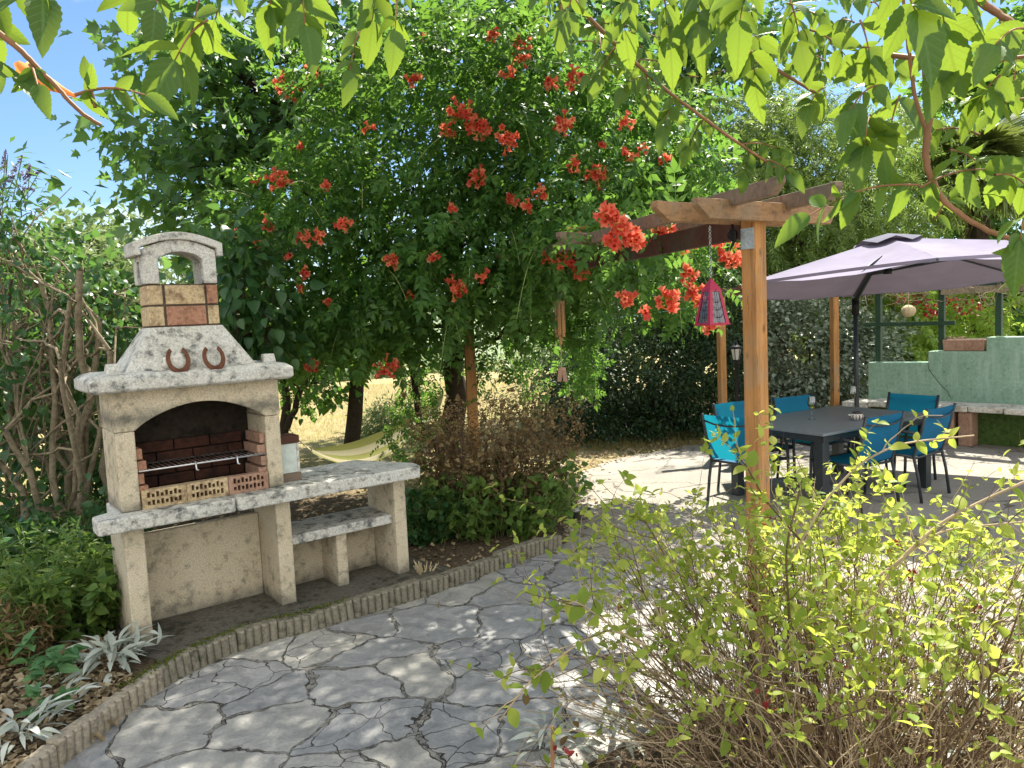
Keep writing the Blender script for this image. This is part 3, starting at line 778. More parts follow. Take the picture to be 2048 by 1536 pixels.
bbq = thing('barbecue', 'cream cast stone garden barbecue with brick chimney and long side counter', 'barbecue', bl(0, 0, 0), BA)
def bb(name, a, b, m='stone', bev=.008, par=None):
    return MB().box(a, b).build(name, MAT[m], par or bbq, bevel=bev)
zb = .07
bb('leg', (0, 0, zb), (.11, .42, .775)); bb('leg', (.90, 0, zb), (1.0, .42, .775)); bb('leg', (1.765, 0, zb), (1.86, .42, .775))
bb('back_panel', (.112, .33, zb), (.898, .385, .64)); bb('back_panel', (1.002, .33, zb), (1.763, .385, .443))
bb('shelf', (1.002, .04, .445), (1.763, .42, .51), 'stone_weather'); bb('shelf_support', (1.335, .07, zb), (1.415, .40, .443))
# countertop: two slabs with rounded ends and a tapered right end
def rounded(pts, r=.04, n=4):
    o = []; P = [A3(*p) for p in pts]
    for i, p in enumerate(P):
        a = unit(P[i - 1] - p); b = unit(P[(i + 1) % len(P)] - p)
        for k in range(n + 1):
            t = k / n; q = p + a * r * (1 - t) ** 2 + b * r * t ** 2; o.append((q[0], q[1]))
    return o
MB().prism_z(rounded([(-.15, -.12), (.618, -.12), (.618, .42), (-.01, .42), (-.03, .12), (-.15, .06)], .03), .777, .862).build('countertop', MAT['stone_weather'], bbq, bevel=.01)
MB().prism_z(rounded([(.622, -.12), (1.93, -.12), (1.96, .02), (1.72, .5), (.622, .5)], .03), .777, .862).build('countertop', MAT['stone_weather'], bbq, bevel=.01)
# fire chamber
bb('side_post', (0, 0, .864), (.105, .38, 1.33)); bb('side_post', (.872, 0, .864), (.97, .38, 1.33))
arc = [(-.004, 1.332), (-.004, 1.565), (.974, 1.565), (.974, 1.332), (.875, 1.332)]
for k in range(1, 16):
    t = k / 16; arc.append((.875 - .77 * t, 1.332 + .135 * math.sin(math.pi * t) ** .8))
arc.append((.105, 1.332))
MB().prism(arc, -.004, .085).build('arched_lintel', MAT['stone'], bbq, bevel=.006)
bb('side_wall', (-.002, .087, 1.332), (.095, .38, 1.565)); bb('side_wall', (.88, .087, 1.332), (.972, .38, 1.565))
bb('back_wall', (.107, .325, .864), (.870, .38, 1.565), 'soot', .002)
bb('smoke_shelf', (.097, .087, 1.535), (.878, .323, 1.563), 'soot', .002)
# brick lining
mb = MB()
for r_ in range(5):
    z0 = .866 + r_ * .072
    off = (r_ % 2) * .11
    x = .165 - off
    while x < .81:
        a = max(x, .165); b = min(x + .215, .812)
        if b - a > .03: mb.box((a, .29 - rng.uniform(0, .004), z0), (b, .323, z0 + .064))
        x += .222
mb.build('brick_lining', MAT['soot_brick'], bbq, bevel=.003)
for sx in (0, 1):
    mb = MB()
    for r_ in range(5):
        z0 = .866 + r_ * .073; dx = .018 if r_ % 2 else 0
        if sx == 0: mb.box((.107, .02, z0), (.140 + dx, .287, z0 + .062))
        else: mb.box((.837 - dx, .02, z0), (.870, .287, z0 + .062))
    mb.build('brick_stack', MAT['brick_p'] if sx else MAT['brick_r'], bbq, bevel=.004)
# three perforated front bricks with real holes
def perforated(x0, x1, z0, z1, y0, m):
    nx_, nz_ = 8, 2
    mb = MB(); w = x1 - x0; h = z1 - z0; dep = .06
    xs_ = [0]; cells = []
    for i in range(nx_):
        c = w * (.10 + .8 * (i + .5) / nx_); hw = w * .034
        xs_ += [c - hw, c + hw]
    xs_.append(w)
    zcut = []
    for i in range(len(xs_) - 1):
        hole = i % 2 == 1; k = (i - 1) // 2
        if hole:
            hh = (.30, .20) if k % 2 else (.20, .30)
            zc = [0, .16 + (.04 if k % 2 == 0 else 0), .16 + hh[0] + (.04 if k % 2 == 0 else 0), .58, .58 + hh[1], 1]
        else: zc = [0, 1]
        for j in range(len(zc) - 1):
            a, b = xs_[i] + x0, xs_[i + 1] + x0; c, d = z0 + zc[j] * h, z0 + zc[j + 1] * h
            if hole and j in (1, 3):
                mb.add([(a, y0, c), (b, y0, c), (b, y0, d), (a, y0, d), (a, y0 + .05, c), (b, y0 + .05, c), (b, y0 + .05, d), (a, y0 + .05, d)],
                       [(0, 1, 5, 4), (1, 2, 6, 5), (2, 3, 7, 6), (3, 0, 4, 7), (4, 5, 6, 7)])
            else: mb.add([(a, y0, c), (b, y0, c), (b, y0, d), (a, y0, d)], [(0, 1, 2, 3)])
    mb.add([(x0, y0, z0), (x1, y0, z0), (x1, y0, z1), (x0, y0, z1), (x0, y0 + dep, z0), (x1, y0 + dep, z0), (x1, y0 + dep, z1), (x0, y0 + dep, z1)],
           [(0, 1, 5, 4), (1, 2, 6, 5), (2, 3, 7, 6), (3, 0, 4, 7), (4, 5, 6, 7)])
    return mb.build('front_brick', m, bbq)
perforated(.112, .362, .864, .975, -.005, MAT['brick_y']); perforated(.366, .612, .864, .975, .002, MAT['brick_y']); perforated(.616, .866, .864, .975, -.002, MAT['brick_p'])
# mantel with chamfered top
mb = MB(); a0, a1, b0, b1 = -.125, 1.035, -.13, .40
V = []; ring_ = lambda i, z: [(a0 + i, b0 + i, z), (a1 - i, b0 + i, z), (a1 - i, b1 - i, z), (a0 + i, b1 - i, z)]
V = ring_(.02, 1.567) + ring_(.0, 1.58) + ring_(0, 1.64) + ring_(.035, 1.666) + ring_(.08, 1.676)
Fs = [(3, 2, 1, 0)] + [(r * 4 + k, r * 4 + (k + 1) % 4, (r + 1) * 4 + (k + 1) % 4, (r + 1) * 4 + k) for r in range(4) for k in range(4)] + [(16, 17, 18, 19)]
mb.add(V, Fs).build('mantel', MAT['stone_weather'], bbq, bevel=.008)
for x in (-.02, .885):
    MB().frustum((x, -.03), (x + .08, .05), 1.672, (x + .008, -.022), (x + .072, .042), 1.728).build('corner_stud', MAT['stone_weather'], bbq, bevel=.006)
MB().frustum((.075, -.03), (.835, .36), 1.672, (.25, .07), (.675, .29), 1.925).build('chimney_hood', MAT['stone_weather'], bbq, bevel=.006)
# brick chimney
cx0, cx1, cy0, cy1 = .255, .663, .08, .28
MB().box((cx0 + .008, cy0 + .008, 1.926), (cx1 - .008, cy1 - .008, 2.182)).build('chimney_mortar', MAT['mortar'], bbq)
for r_ in range(2):
    z0 = 1.934 + r_ * .126; z1 = z0 + .114
    q = [('brick_y', 'brick_r', 'brick_y'), ('brick_y', 'brick_y', 'brick_r')][r_]
    for (xa, xb), mm in zip(((cx0, cx0 + .085), (cx0 + .10, cx1 - .078), (cx1 - .066, cx1)), q):
        MB().box((xa, cy0, z0), (xb, cy0 + .06, z1)).build('chimney_brick', MAT[mm], bbq, bevel=.004)
    for xa, xb in ((cx0, cx0 + .06), (cx1 - .06, cx1)):
        MB().box((xa, cy0 + .075, z0), (xb, cy1, z1)).build('chimney_brick', MAT['brick_y'], bbq, bevel=.004)
    MB().box((cx0 + .075, cy1 - .06, z0), (cx1 - .075, cy1 + .0, z1)).build('chimney_brick', MAT['brick_r'], bbq, bevel=.004)
# arched crown
xa, xb = .236, .664
def archtop(t, lo=2.385, rise=.062): return lo + rise * math.sin(math.pi * t)
for y0, y1 in ((cy0 - .01, cy0 + .06), (cy1 - .06, cy1 + .01)):
    poly = [(xa, 2.184), (xa + .092, 2.184), (xa + .092, 2.33)]
    for k in range(1, 10):
        t = k / 10; poly.append((xa + .095 + (xb - xa - .175) * t, 2.33 + .045 * math.sin(math.pi * t) ** .7))
    poly += [(xb - .08, 2.33), (xb - .08, 2.184), (xb, 2.184)]
    poly += [(xb - (xb - xa) * k / 12, archtop(k / 12)) for k in range(13)]
    MB().prism(poly, y0, y1).build('crown_arch', MAT['stone_weather'], bbq, bevel=.005)
for xx in (xa + .003, xb - .063):
    MB().box((xx, cy0 + .062, 2.32), (xx + .06, cy1 - .062, 2.386)).build('crown_side', MAT['stone_weather'], bbq)
poly = [(xa - .04 + (xb - xa + .08) * k / 14, 2.350 + .062 * math.sin(math.pi * k / 14) + .034) for k in range(15)]
top = [(x, z + .045) for x, z in reversed(poly)]
poly2 = [(xa - .04, 2.35)] + [(x, z) for x, z in [(xa - .005, 2.35)]] + poly[1:-1] + [(xb + .005, 2.35), (xb + .04, 2.35)] + top
MB().prism(poly2, cy0 - .035, cy1 + .035).build('crown_cap', MAT['stone_weather'], bbq, bevel=.006)

# grill, horseshoes, wood and glass lantern: things resting on the barbecue
gr = thing('grill_rack', 'steel grill rack with two hooks resting on the brick stacks in the fireplace', 'grill rack', bl(.49, .2, 1.09), BA)
mb = MB(); mb.tube([(-.375, -.19, 0), (.375, -.19, .0), (.375, .08, 0), (-.375, .08, 0), (-.375, -.19, 0)], .006)
for x in np.linspace(-.35, .35, 24): mb.tube([(x, -.19, .004), (x, .08, .004)], .0022, 5)
mb.build('grid', MAT['steel'], gr, smooth=True)
for x in (-.06, .19): MB().tube([(x, -.12, .012), (x, -.20, .010), (x, -.205, -.035), (x + .012, -.21, -.04)], .006).build('hook', MAT['steel'], gr, smooth=True)
sl = math.atan2(.253, .12)
for k, (x, lab) in enumerate(((.36, 'rusty horseshoe standing in pale mortar on the barbecue mantel, nearer the left stud'), (.565, 'rusty brown horseshoe on the barbecue mantel, right of the mortared one'))):
    hs = thing('horseshoe', lab, 'horseshoe', bl(x, -.085, 1.672), BA, 'horseshoes on the mantel')
    mb = MB(); R_ = .062; n = 22; V = []; tilt = .42
    for i in range(n + 1):
        a = rad(-235) + rad(290) * i / n; w = .010 + .003 * math.sin(math.pi * i / n)
        Rx = .054 if k else .056
        for r_, dy in ((Rx - w, -.006), (Rx + w, -.006), (Rx + w, .006), (Rx - w, .006)):
            px_, pz_ = r_ * math.cos(a), r_ * math.sin(a) * 1.25 + .040
            V.append((px_, dy + pz_ * tilt, pz_ + .02))
    Fs = [(i * 4 + j, i * 4 + (j + 1) % 4, i * 4 + 4 + (j + 1) % 4, i * 4 + 4 + j) for i in range(n) for j in range(4)] + [(3, 2, 1, 0), (n * 4, n * 4 + 1, n * 4 + 2, n * 4 + 3)]
    mb.add(V, Fs).build('iron', MAT['rust'], hs, bevel=.002)
    if k == 0:
        bmm = bmesh.new(); bmesh.ops.create_icosphere(bmm, subdivisions=3, radius=1)
        for v in bmm.verts:
            v.co = Vector((v.co.x * .085, v.co.y * .02 + .045, v.co.z * .05 + .045)) * (1 + .12 * math.sin(v.co.x * 9 + v.co.z * 7))
        me = bpy.data.meshes.new('mortar_patch'); bmm.to_mesh(me); bmm.free(); link('mortar_patch', me, MAT['whitewash'], hs, smooth=True)
lt = thing('candle_lantern', 'square wood and glass candle lantern on the barbecue counter beside the fireplace', 'lantern', bl(1.055, .17, .863), BA)
wd = MAT['wood_dark']; MB().box((-.075, -.075, 0), (.075, .075, .055)).build('base', MAT['wood_grey'], lt, bevel=.003)
MB().box((-.075, -.075, .255), (.075, .075, .305)).build('top', wd, lt, bevel=.003)
for x in (-.07, .055):
    for y in (-.07, .055): MB().box((x, y, .056), (x + .015, y + .015, .254)).build('frame_post', MAT['whitewash'], lt)
for a, b in (((-.054, -.066, .057), (.054, -.063, .253)), ((-.054, .063, .057), (.054, .066, .253)), ((-.066, -.054, .057), (-.063, .054, .253)), ((.063, -.054, .057), (.066, .054, .253))):
    MB().box(a, b).build('pane', MAT['white_glass'], lt)

# =================================================================== PERGOLA
pz = 2.43
pdir = unit(A3(math.cos(rad(34)), math.sin(rad(34)), 0)); ldir = unit(A3(-math.sin(rad(16)), math.cos(rad(16)), 0))
P0 = at(1506, 430, 4.2) * A3(1, 1, 0)
pg = thing('pergola', 'orange stained wooden pergola on square posts beside the terrace', 'pergola', P0)
def pbox_post(p, w, h, name='post', m='wood', rot=34, z0=0.0):
    mb = MB(); c, s_ = math.cos(rad(rot)), math.sin(rad(rot))
    V = [(p[0] + (x * c - y * s_) * w / 2, p[1] + (x * s_ + y * c) * w / 2, z) for z in (z0, h) for x, y in ((-1, -1), (1, -1), (1, 1), (-1, 1))]
    mb.add(V, [(0, 3, 2, 1), (4, 5, 6, 7), (0, 1, 5, 4), (1, 2, 6, 5), (2, 3, 7, 6), (3, 0, 4, 7)])
    return mb.build(name, MAT[m], pg, world=True, bevel=.005)
pbox_post(P0, .092, pz - .015)
A0 = at(1363, 410, 3.92); B0 = at(1640, 424, 4.62)
MB().beam(A3(P0[0], P0[1], pz) - pdir * .50 - ldir * .078, A3(P0[0], P0[1], pz) + pdir * .62 - ldir * .078, .045, .098, cut0=.08, cut1=.05).build('crossbeam', MAT['wood_h'], pg, world=True, bevel=.004)
MB().beam(A3(P0[0], P0[1], pz) - pdir * .68 + ldir * .078, A3(P0[0], P0[1], pz) + pdir * .5 + ldir * .078, .045, .098, cut0=.09, cut1=.05).build('crossbeam', MAT['wood_h'], pg, world=True, bevel=.004)
# rafters laid over the crossbeams, running back to the left
Lraf = 5.9
for off, z in ((-.24, pz + .045), (.20, pz + .045)):
    p = A3(P0[0], P0[1], z) + pdir * off - ldir * .50; q = p + ldir * (Lraf + .50)
    MB().beam(p, q, .048, .078, cut0=.06).build('rafter', MAT['wood_grey'], pg, world=True, bevel=.004)
MB().beam(A3(P0[0], P0[1], pz - .05) + ldir * .03, A3(P0[0], P0[1], pz - .05) + ldir * Lraf, .05, .12).build('long_beam', MAT['wood_dark'], pg, world=True)
for t in (1.9, 3.6):
    p = A3(P0[0], P0[1], pz + .06) + ldir * t
    MB().beam(p - pdir * .5, p + pdir * .45, .045, .09, cut0=.05, cut1=.05).build('batten', MAT['wood_grey'], pg, world=True)
PL = at(944, 800, 8.9) * A3(1, 1, 0); pbox_post(PL, .115, 2.35, rot=10)
MB().beam(A3(PL[0], PL[1], 2.42) - A3(.6, 0, 0), A3(PL[0], PL[1], 2.42) + A3(1.0, .2, 0), .05, .12).build('crossbeam', MAT['wood_dark'], pg, world=True)
PA = at(1443, 700, 10.3) * A3(1, 1, 0); PB = at(1669, 700, 11.0) * A3(1, 1, 0)
pbox_post(PA, .09, 2.02, rot=15); pbox_post(PB, .09, 2.02, rot=15)
MB().beam(A3(PA[0], PA[1], 2.14) - A3(.5, .03, 0), A3(PB[0], PB[1], 2.14) + A3(.5, .03, 0), .06, .115).build('long_beam', MAT['wood_dark'], pg, world=True)
# galvanised bracket plate on the near post
c = A3(P0[0], P0[1], 0); nd = -pdir; s2 = unit(A3(-nd[1], nd[0], 0))
V = [c + nd * (.0475) + s2 * a + A3(0, 0, z) for a in (-.043, .043) for z in (pz - .235, pz - .125)] + [c + nd * (.0505) + s2 * a + A3(0, 0, z) for a in (-.043, .043) for z in (pz - .235, pz - .125)]
MB().add(V, [(0, 1, 3, 2), (4, 6, 7, 5), (0, 2, 6, 4), (1, 5, 7, 3), (0, 4, 5, 1), (2, 3, 7, 6)]).build('bracket_plate', MAT['galv'], pg, world=True)
# black iron pulley hook under the crossbeam
hp = at(1465, 470, 4.22); hk = thing('iron_pulley', 'small black iron pulley hanging under the pergola beam beside the post', 'pulley', hp)
mb = MB(); mb.lathe([(0, -.010), (.030, -.010), (.033, 0), (.030, .010), (0, .010)], n=18)
me = mb.build('wheel', MAT['fired'], hk); me.rotation_euler = (rad(90), 0, rad(30))
MB().tube([(.0, 0, .075), (.0, 0, .035), (.012, .0, .02), (.014, 0, -.02), (0, 0, -.05), (-.012, 0, -.075)], [.006, .008, .010, .010, .008, .004]).build('strap', MAT['fired'], hk, smooth=True)

# =================================================================== HANGING LANTERN
lp = at(1424, 648, 4.0); top_l = at(1420, 452, 4.0)
hl = thing('hanging_lantern', 'crimson metal lantern with mauve panes hanging on a silver chain from the pergola', 'lantern', lp, rad(24))
MAT['crimson'] = plain('crimson_metal', (.36, .012, .05), .35, .1, .5, .1)
hh = .175; w0, w1 = .062, .033
def corners(w, z): return [(-w, -w, z), (w, -w, z), (w, w, z), (-w, w, z)]
mb = MB(); C0 = corners(w0, 0); C1 = corners(w1, hh)
for i in range(4):
    a, b, c_, d = [A3(*v) for v in (C0[i], C0[(i + 1) % 4], C1[(i + 1) % 4], C1[i])]
    ia = a + (b - a) * .17 + (d - a) * .04; ib = b + (a - b) * .17 + (c_ - b) * .04; ic = c_ + (d - c_) * .22 + (b - c_) * .06; id_ = d + (c_ - d) * .22 + (a - d) * .06
    ctr = (a + b + c_ + d) / 4 * A3(1, 1, 0); inn = -unit(ctr) * .003
    mb.add([a, b, c_, d, ia, ib, ic, id_, ia + inn, ib + inn, ic + inn, id_ + inn],
           [(0, 1, 5, 4), (1, 2, 6, 5), (2, 3, 7, 6), (3, 0, 4, 7), (4, 5, 9, 8), (5, 6, 10, 9), (6, 7, 11, 10), (7, 4, 8, 11)])
mb.add(corners(w0 + .003, -.006) + corners(w0 + .003, .0), [(0, 3, 2, 1), (4, 5, 6, 7), (0, 1, 5, 4), (1, 2, 6, 5), (2, 3, 7, 6), (3, 0, 4, 7)])
mb.build('frame', MAT['crimson'], hl)
mb = MB(); mb.add(corners(w1 + .001, hh) + [(0, 0, hh + .062)], [(0, 1, 4), (1, 2, 4), (2, 3, 4), (3, 0, 4), (3, 2, 1, 0)]); mb.build('roof', MAT['crimson'], hl)
for i in range(4):
    a, b, c_, d = [A3(*v) for v in (C0[i], C0[(i + 1) % 4], C1[(i + 1) % 4], C1[i])]
    inn = -unit((a + b + c_ + d) / 4 * A3(1, 1, 0)) * .0035
    q = [a + (b - a) * .14, b + (a - b) * .14, c_ + (d - c_) * .18, d + (c_ - d) * .18]
    MB().add([v + inn for v in q], [(0, 1, 2, 3)]).build('pane', MAT['mauve_glass'], hl)
    mb = MB(); m0 = (a + b) / 2; m1 = (c_ + d) / 2
    mb.tube([m0 - inn, m1 - inn], .0014, 4)
    for u in (.2, .42, .64):
        pc = m0 + (m1 - m0) * (u + .1); e = (b - a) * .30 * (1 - u * .45)
        mb.tube([pc - e - inn, pc - e * .4 - inn + (m0 - m1) * .11, pc + e * .4 - inn + (m0 - m1) * .11, pc + e - inn], .0014, 4)
    mb.build('scrollwork', MAT['fired'], hl)
mb = MB(); ch = top_l[2] - lp[2] - hh - .06
for k in range(int(ch / .017)):
    z = hh + .062 + k * .017; a = k % 2
    dx, dy = (.008, 0) if a else (0, .008)
    mb.tube([(dx, dy, z + .010), (0, 0, z + .021), (-dx, -dy, z + .010), (0, 0, z - .001), (dx, dy, z + .010)], .0016, 4)
mb.build('chain', MAT['steel'], hl)

# =================================================================== WIND CHIME
wc = thing('wind_chime', 'bamboo wind chime with a split wooden paddle hanging at the edge of the vine', 'wind chime', at(1118, 600, 7.2))
k_ = 7.2 / F_PX
mb = MB(); mb.lathe([(0, -.005), (.05, -.005), (.055, -.02), (.05, -.035), (0, -.035)]); mb.build('disc', MAT['bamboo'], wc)
for i in range(6):
    a = i * math.pi / 3 + .3; x, y = .036 * math.cos(a), .036 * math.sin(a)
    MB().tube([(x, y, -.02), (x, y, -.30 - .02 * (i % 3))], .017, 8).build('tube', MAT['bamboo'], wc, smooth=False)
MB().tube([(0, 0, .35), (0, 0, -.62)], .003, 4).build('cord', MAT['straw'], wc)
MB().tube([(0, 0, -.30), (.0, 0, -.41)], [.02, .014], 8).build('clapper', MAT['bamboo'], wc)
MB().prism([(-.045, -.75), (-.008, -.75), (0, -.68), (.012, -.75), (.05, -.76), (.035, -.62), (-.03, -.62)], -.008, .008).build('paddle', MAT['brick_p'], wc)

# =================================================================== TABLE, CHAIRS, TABLEWARE
tN, tL, tF, tR = [gp(*v, .74)[:2] for v in ((1641, 870), (1458, 844), (1683, 810), (1859, 830))]
tc0 = (tN + tL + tF + tR) / 4
ang_t = math.atan2(*(((tR - tN) + (tF - tL))[::-1])); TL = (np.linalg.norm(tR - tN) + np.linalg.norm(tF - tL)) / 4; TW = (np.linalg.norm(tL - tN) + np.linalg.norm(tF - tR)) / 4
MAT['table'] = plain('slate_table', (.17, .19, .21), .38, .0, .5, .08)
tb = thing('garden_table', 'large dark grey rectangular garden table on the terrace', 'table', (tc0[0], tc0[1], .004), ang_t)
MB().box((-TL, -TW, .715), (TL, TW, .74)).build('tabletop', MAT['table'], tb, bevel=.004)
mb = MB()
for a, b in (((-TL + .03, -TW + .02), (TL - .03, -TW + .045)), ((-TL + .03, TW - .045), (TL - .03, TW - .02)), ((-TL + .02, -TW + .046), (-TL + .045, TW - .046)), ((TL - .045, -TW + .046), (TL - .02, TW - .046))):
    mb.box((a[0], a[1], .655), (b[0], b[1], .714))
mb.build('apron', MAT['grey_metal'], tb)
for sx in (-1, 1):
    for sy in (-1, 1):
        x = sx * (TL - .07); y = sy * (TW - .07)
        MB().box((x - .045, y - .045, 0), (x + .045, y + .045, .654)).build('leg', MAT['grey_metal'], tb, bevel=.003)

def make_chair(label):
    c = thing('garden_chair', label, 'chair', (0, 0, 0), 0, 'blue sling chairs around the table')
    g = MAT['grey_metal']; w = .27
    # local: faces +Y
    def sling(pts, half, name, th_=.004):
        mb = MB(); n = len(pts); m_ = 5; V = []
        for y, z in pts:
            for i in range(m_):
                u = i / (m_ - 1) * 2 - 1; V.append((u * half, y, z - .010 * (1 - u * u)))
        Fs = [(r * m_ + i, r * m_ + i + 1, (r + 1) * m_ + i + 1, (r + 1) * m_ + i) for r in range(n - 1) for i in range(m_ - 1)]
        return mb.add(V, Fs).build(name, MAT['blue'], c, smooth=True)
    sling([(-.20, .425), (-.1, .418), (0, .418), (.12, .425), (.22, .43)], w - .012, 'seat')
    mb = MB(); V = []
    pts = [(-.215, .44), (-.25, .55), (-.285, .68), (-.315, .80), (-.33, .87)]
    for y, z in pts:
        for i in range(5):
            u = i / 4 * 2 - 1; V.append((u * (w - .012), y - .012 * (1 - u * u), z))
    mb.add(V, [(r * 5 + i, r * 5 + i + 1, r * 5 + 6 + i, r * 5 + 5 + i) for r in range(4) for i in range(4)]).build('backrest', MAT['blue'], c, smooth=True)
    for s_ in (-1, 1):
        x = s_ * w
        MB().tube([(x, -.285, 0), (x, -.25, .25), (x, -.212, .42), (x, -.245, .55), (x, -.285, .68), (x, -.335, .88)], .0145, 8).build('leg', g, c, smooth=True)
        MB().tube([(x, .265, 0), (x, .25, .25), (x, .245, .45), (x, .225, .58), (x, .17, .64), (x, .08, .655), (x, -.10, .655), (x, -.275, .645)], [.0145, .0145, .0145, .016, .018, .018, .017, .014], 8).build('leg', g, c, smooth=True)
        MB().tube([(x, -.21, .425), (x, .245, .432)], .0135, 6).build('seat_rail', g, c, smooth=True)
        a = MB().box((x - .02, -.12, .664), (x + .02, .15, .676)); a.build('armrest', g, c, bevel=.004)
    MB().tube([(-w, .236, .42), (w, .236, .42)], .0125, 6).build('stretcher', g, c, smooth=True)
    MB().tube([(-w, -.218, .41), (w, -.218, .41)], .0125, 6).build('stretcher', g, c, smooth=True)
    MB().tube([(-w, -.322, .815), (-w * .5, -.345, .79), (0, -.352, .782), (w * .5, -.345, .79), (w, -.322, .815)], .009, 6).build('crossbar', g, c, smooth=True)
    return c
proto = make_chair('blue sling chair at the table end, half hidden by the near pergola post')
def dup(root):
    r = root.copy(); S.collection.objects.link(r)
    for ch in root.children:
        k = ch.copy(); S.collection.objects.link(k); k.parent = r
        for g2 in ch.children: q = g2.copy(); S.collection.objects.link(q); q.parent = k
    return r
ut = unit(tR - tN); vt = unit(tL - tN)
chairs = [
    (gp(1452, 832, .88)[:2], math.atan2(ut[1], ut[0]) - rad(90) + rad(6), None),
    (gp(1466, 803, .88)[:2], math.atan2(-vt[1], -vt[0]) - rad(90), 'blue sling chair at the far left corner, only its backrest showing behind the pergola post'),
    (gp(1585, 792, .88)[:2], math.atan2(-vt[1], -vt[0]) - rad(90) - rad(4), 'blue sling chair on the far side of the table, behind the nearer wine glass'),
    (gp(1826, 788, .88)[:2], math.atan2(-ut[1], -ut[0]) - rad(90), 'blue sling chair in front of the whitewashed bench, facing the camera across the table'),
    (gp(1770, 829, .88)[:2], math.atan2(vt[1], vt[0]) - rad(90) + rad(3), 'blue sling chair with its back to the camera, in the middle of the near side'),
    (gp(1882, 813, .88)[:2], math.atan2(vt[1], vt[0]) - rad(90) + rad(9), 'blue sling chair furthest right, at the right end of the near table side')]
for i, (p, a, lab) in enumerate(chairs):
    c = proto if i == 0 else dup(proto)
    if lab: c['label'] = lab
    f = A3(-math.sin(a), math.cos(a)); q = p + f * .33
    c.location = (q[0], q[1], .004); c.rotation_euler = (0, 0, a)

def wine_glass(px, py, lab, fill):
    p = gp(px, py, .744); g = thing('wine_glass', lab, 'wine glass', p, 0, 'wine glasses on the table')
    MB().lathe([(0, .002), (.036, .002), (.036, .004), (.006, .008), (.004, .02), (.004, .095), (.010, .105), (.030, .125), (.041, .150), (.041, .175), (.036, .205), (.031, .232)], n=24).build('bowl', MAT['glass'], g, smooth=True)
    MB().lathe([(0, .109), (.012, .110), (.028, .127), (.0385, .150), (.039, .150 + fill), (0, .150 + fill)], n=24).build('wine', MAT['wine'], g, smooth=True)
wine_glass(1624, 839, 'stemmed glass of white wine on the table, nearer the pergola post', .008)
wine_glass(1706, 815, 'stemmed glass of white wine on the table, behind the striped pot', .003)
sp = thing('striped_pot', 'small round striped ceramic pot with lid on the garden table', 'pot', gp(1714, 840, .744))
MAT['white_cer'] = plain('white_ceramic', (.62, .60, .56), .3); MAT['dark_cer'] = plain('dark_ceramic', (.05, .035, .04), .3)
MB().lathe([(0, 0), (.035, 0), (.05, .012), (.062, .035), (.055, .055), (.035, .065), (0, .065)], n=24).build('body', MAT['white_cer'], sp, smooth=True)
for k in range(12):
    a = k * math.pi / 6; pts = [(.0515 * math.cos(a), .0515 * math.sin(a), .012), (.064 * math.cos(a), .064 * math.sin(a), .035), (.056 * math.cos(a), .056 * math.sin(a), .055)]
    MB().tube(pts, .0045, 5).build('stripe', MAT['dark_cer'] if k % 2 else MAT['brick_r'], sp)
MB().lathe([(.02, .064), (.045, .066), (.047, .075), (.03, .085), (0, .088)], n=24).build('lid', MAT['dark_cer'], sp, smooth=True)
MB().tube([(-.06, 0, .05), (-.085, 0, .054)], .008, 6).build('handle', MAT['white_cer'], sp)

# =================================================================== PARASOL
ctr = at(1775, 548, 8.3) * A3(1, 1, 0)
um = thing('parasol', 'large lavender cantilever parasol open over the garden table', 'parasol', (ctr[0] + .2, ctr[1] + 1.3, .004))
Ru = 1.72
def uz(p): return 2.10 - .078 * (p[1] - ctr[1]) + .012 * (p[0] - ctr[0])
cor = [ctr + A3(math.cos(rad(a)), math.sin(rad(a)), 0) * Ru for a in (198, 257, 318, 18, 77, 138)]
cor[2] = ctr + (cor[2] - ctr) * 1.4; cor[3] = ctr + (cor[3] - ctr) * 1.18
cor = [A3(c_[0], c_[1], uz(c_)) for c_ in cor]
apex = A3(ctr[0], ctr[1] - .02, 2.54)
NS = 10; mb = MB()
for i in range(6):
    a, b = cor[i], cor[(i + 1) % 6]; V = []; Fs = []
    for r_ in range(NS + 1):
        u = r_ / NS
        for k in range(NS + 1):
            t = k / NS; e = a * (1 - t) + b * t
            rim = e + unit(apex - e) * (.05 * math.sin(math.pi * t))        # hem pulled in between ribs
            p = apex * (1 - u) + rim * u
            p = p - A3(0, 0, .07) * math.sin(math.pi * t) * math.sin(math.pi * u * .62) * 1.0 + A3(0, 0, .004) * math.sin(23 * t + i * 3) * math.sin(17 * u + i) * u
            V.append(p)
    for r_ in range(NS):
        for k in range(NS):
            q = r_ * (NS + 1) + k; Fs.append((q, q + 1, q + NS + 2, q + NS + 1))
    mb.add(V, Fs)
can = mb.build('canopy', MAT['purple'], um, world=True, smooth=True)
mb = MB()
for i in range(6):       # hem band
    a, b = cor[i], cor[(i + 1) % 6]; V = []
    for k in range(NS + 1):
        t = k / NS; e = a * (1 - t) + b * t; e = e + unit(apex - e) * (.05 * math.sin(math.pi * t)); V += [e, e - A3(0, 0, .03)]
    mb.add(V, [(2 * k, 2 * k + 1, 2 * k + 3, 2 * k + 2) for k in range(NS)])
mb.build('hem', MAT['purple'], um, world=True)
mb = MB(); V = [apex + A3(0, 0, .045)]; n = 24
for k in range(n):
    a = 2 * math.pi * k / n; i = k / n * 6; w = math.cos(math.pi * (i % 1)) ** 2
    V.append(A3(ctr[0], ctr[1], 0) + A3(math.cos(a + rad(18)), math.sin(a + rad(18)), 0) * .33 + A3(0, 0, 2.462 + .05 * w - .028 * math.sin(a)))
mb.add(V, [(0, k + 1, (k + 1) % n + 1) for k in range(n)]).build('vent_cap', MAT['purple_dark'], um, world=True, smooth=True)
hub = A3(ctr[0], ctr[1], 2.19)
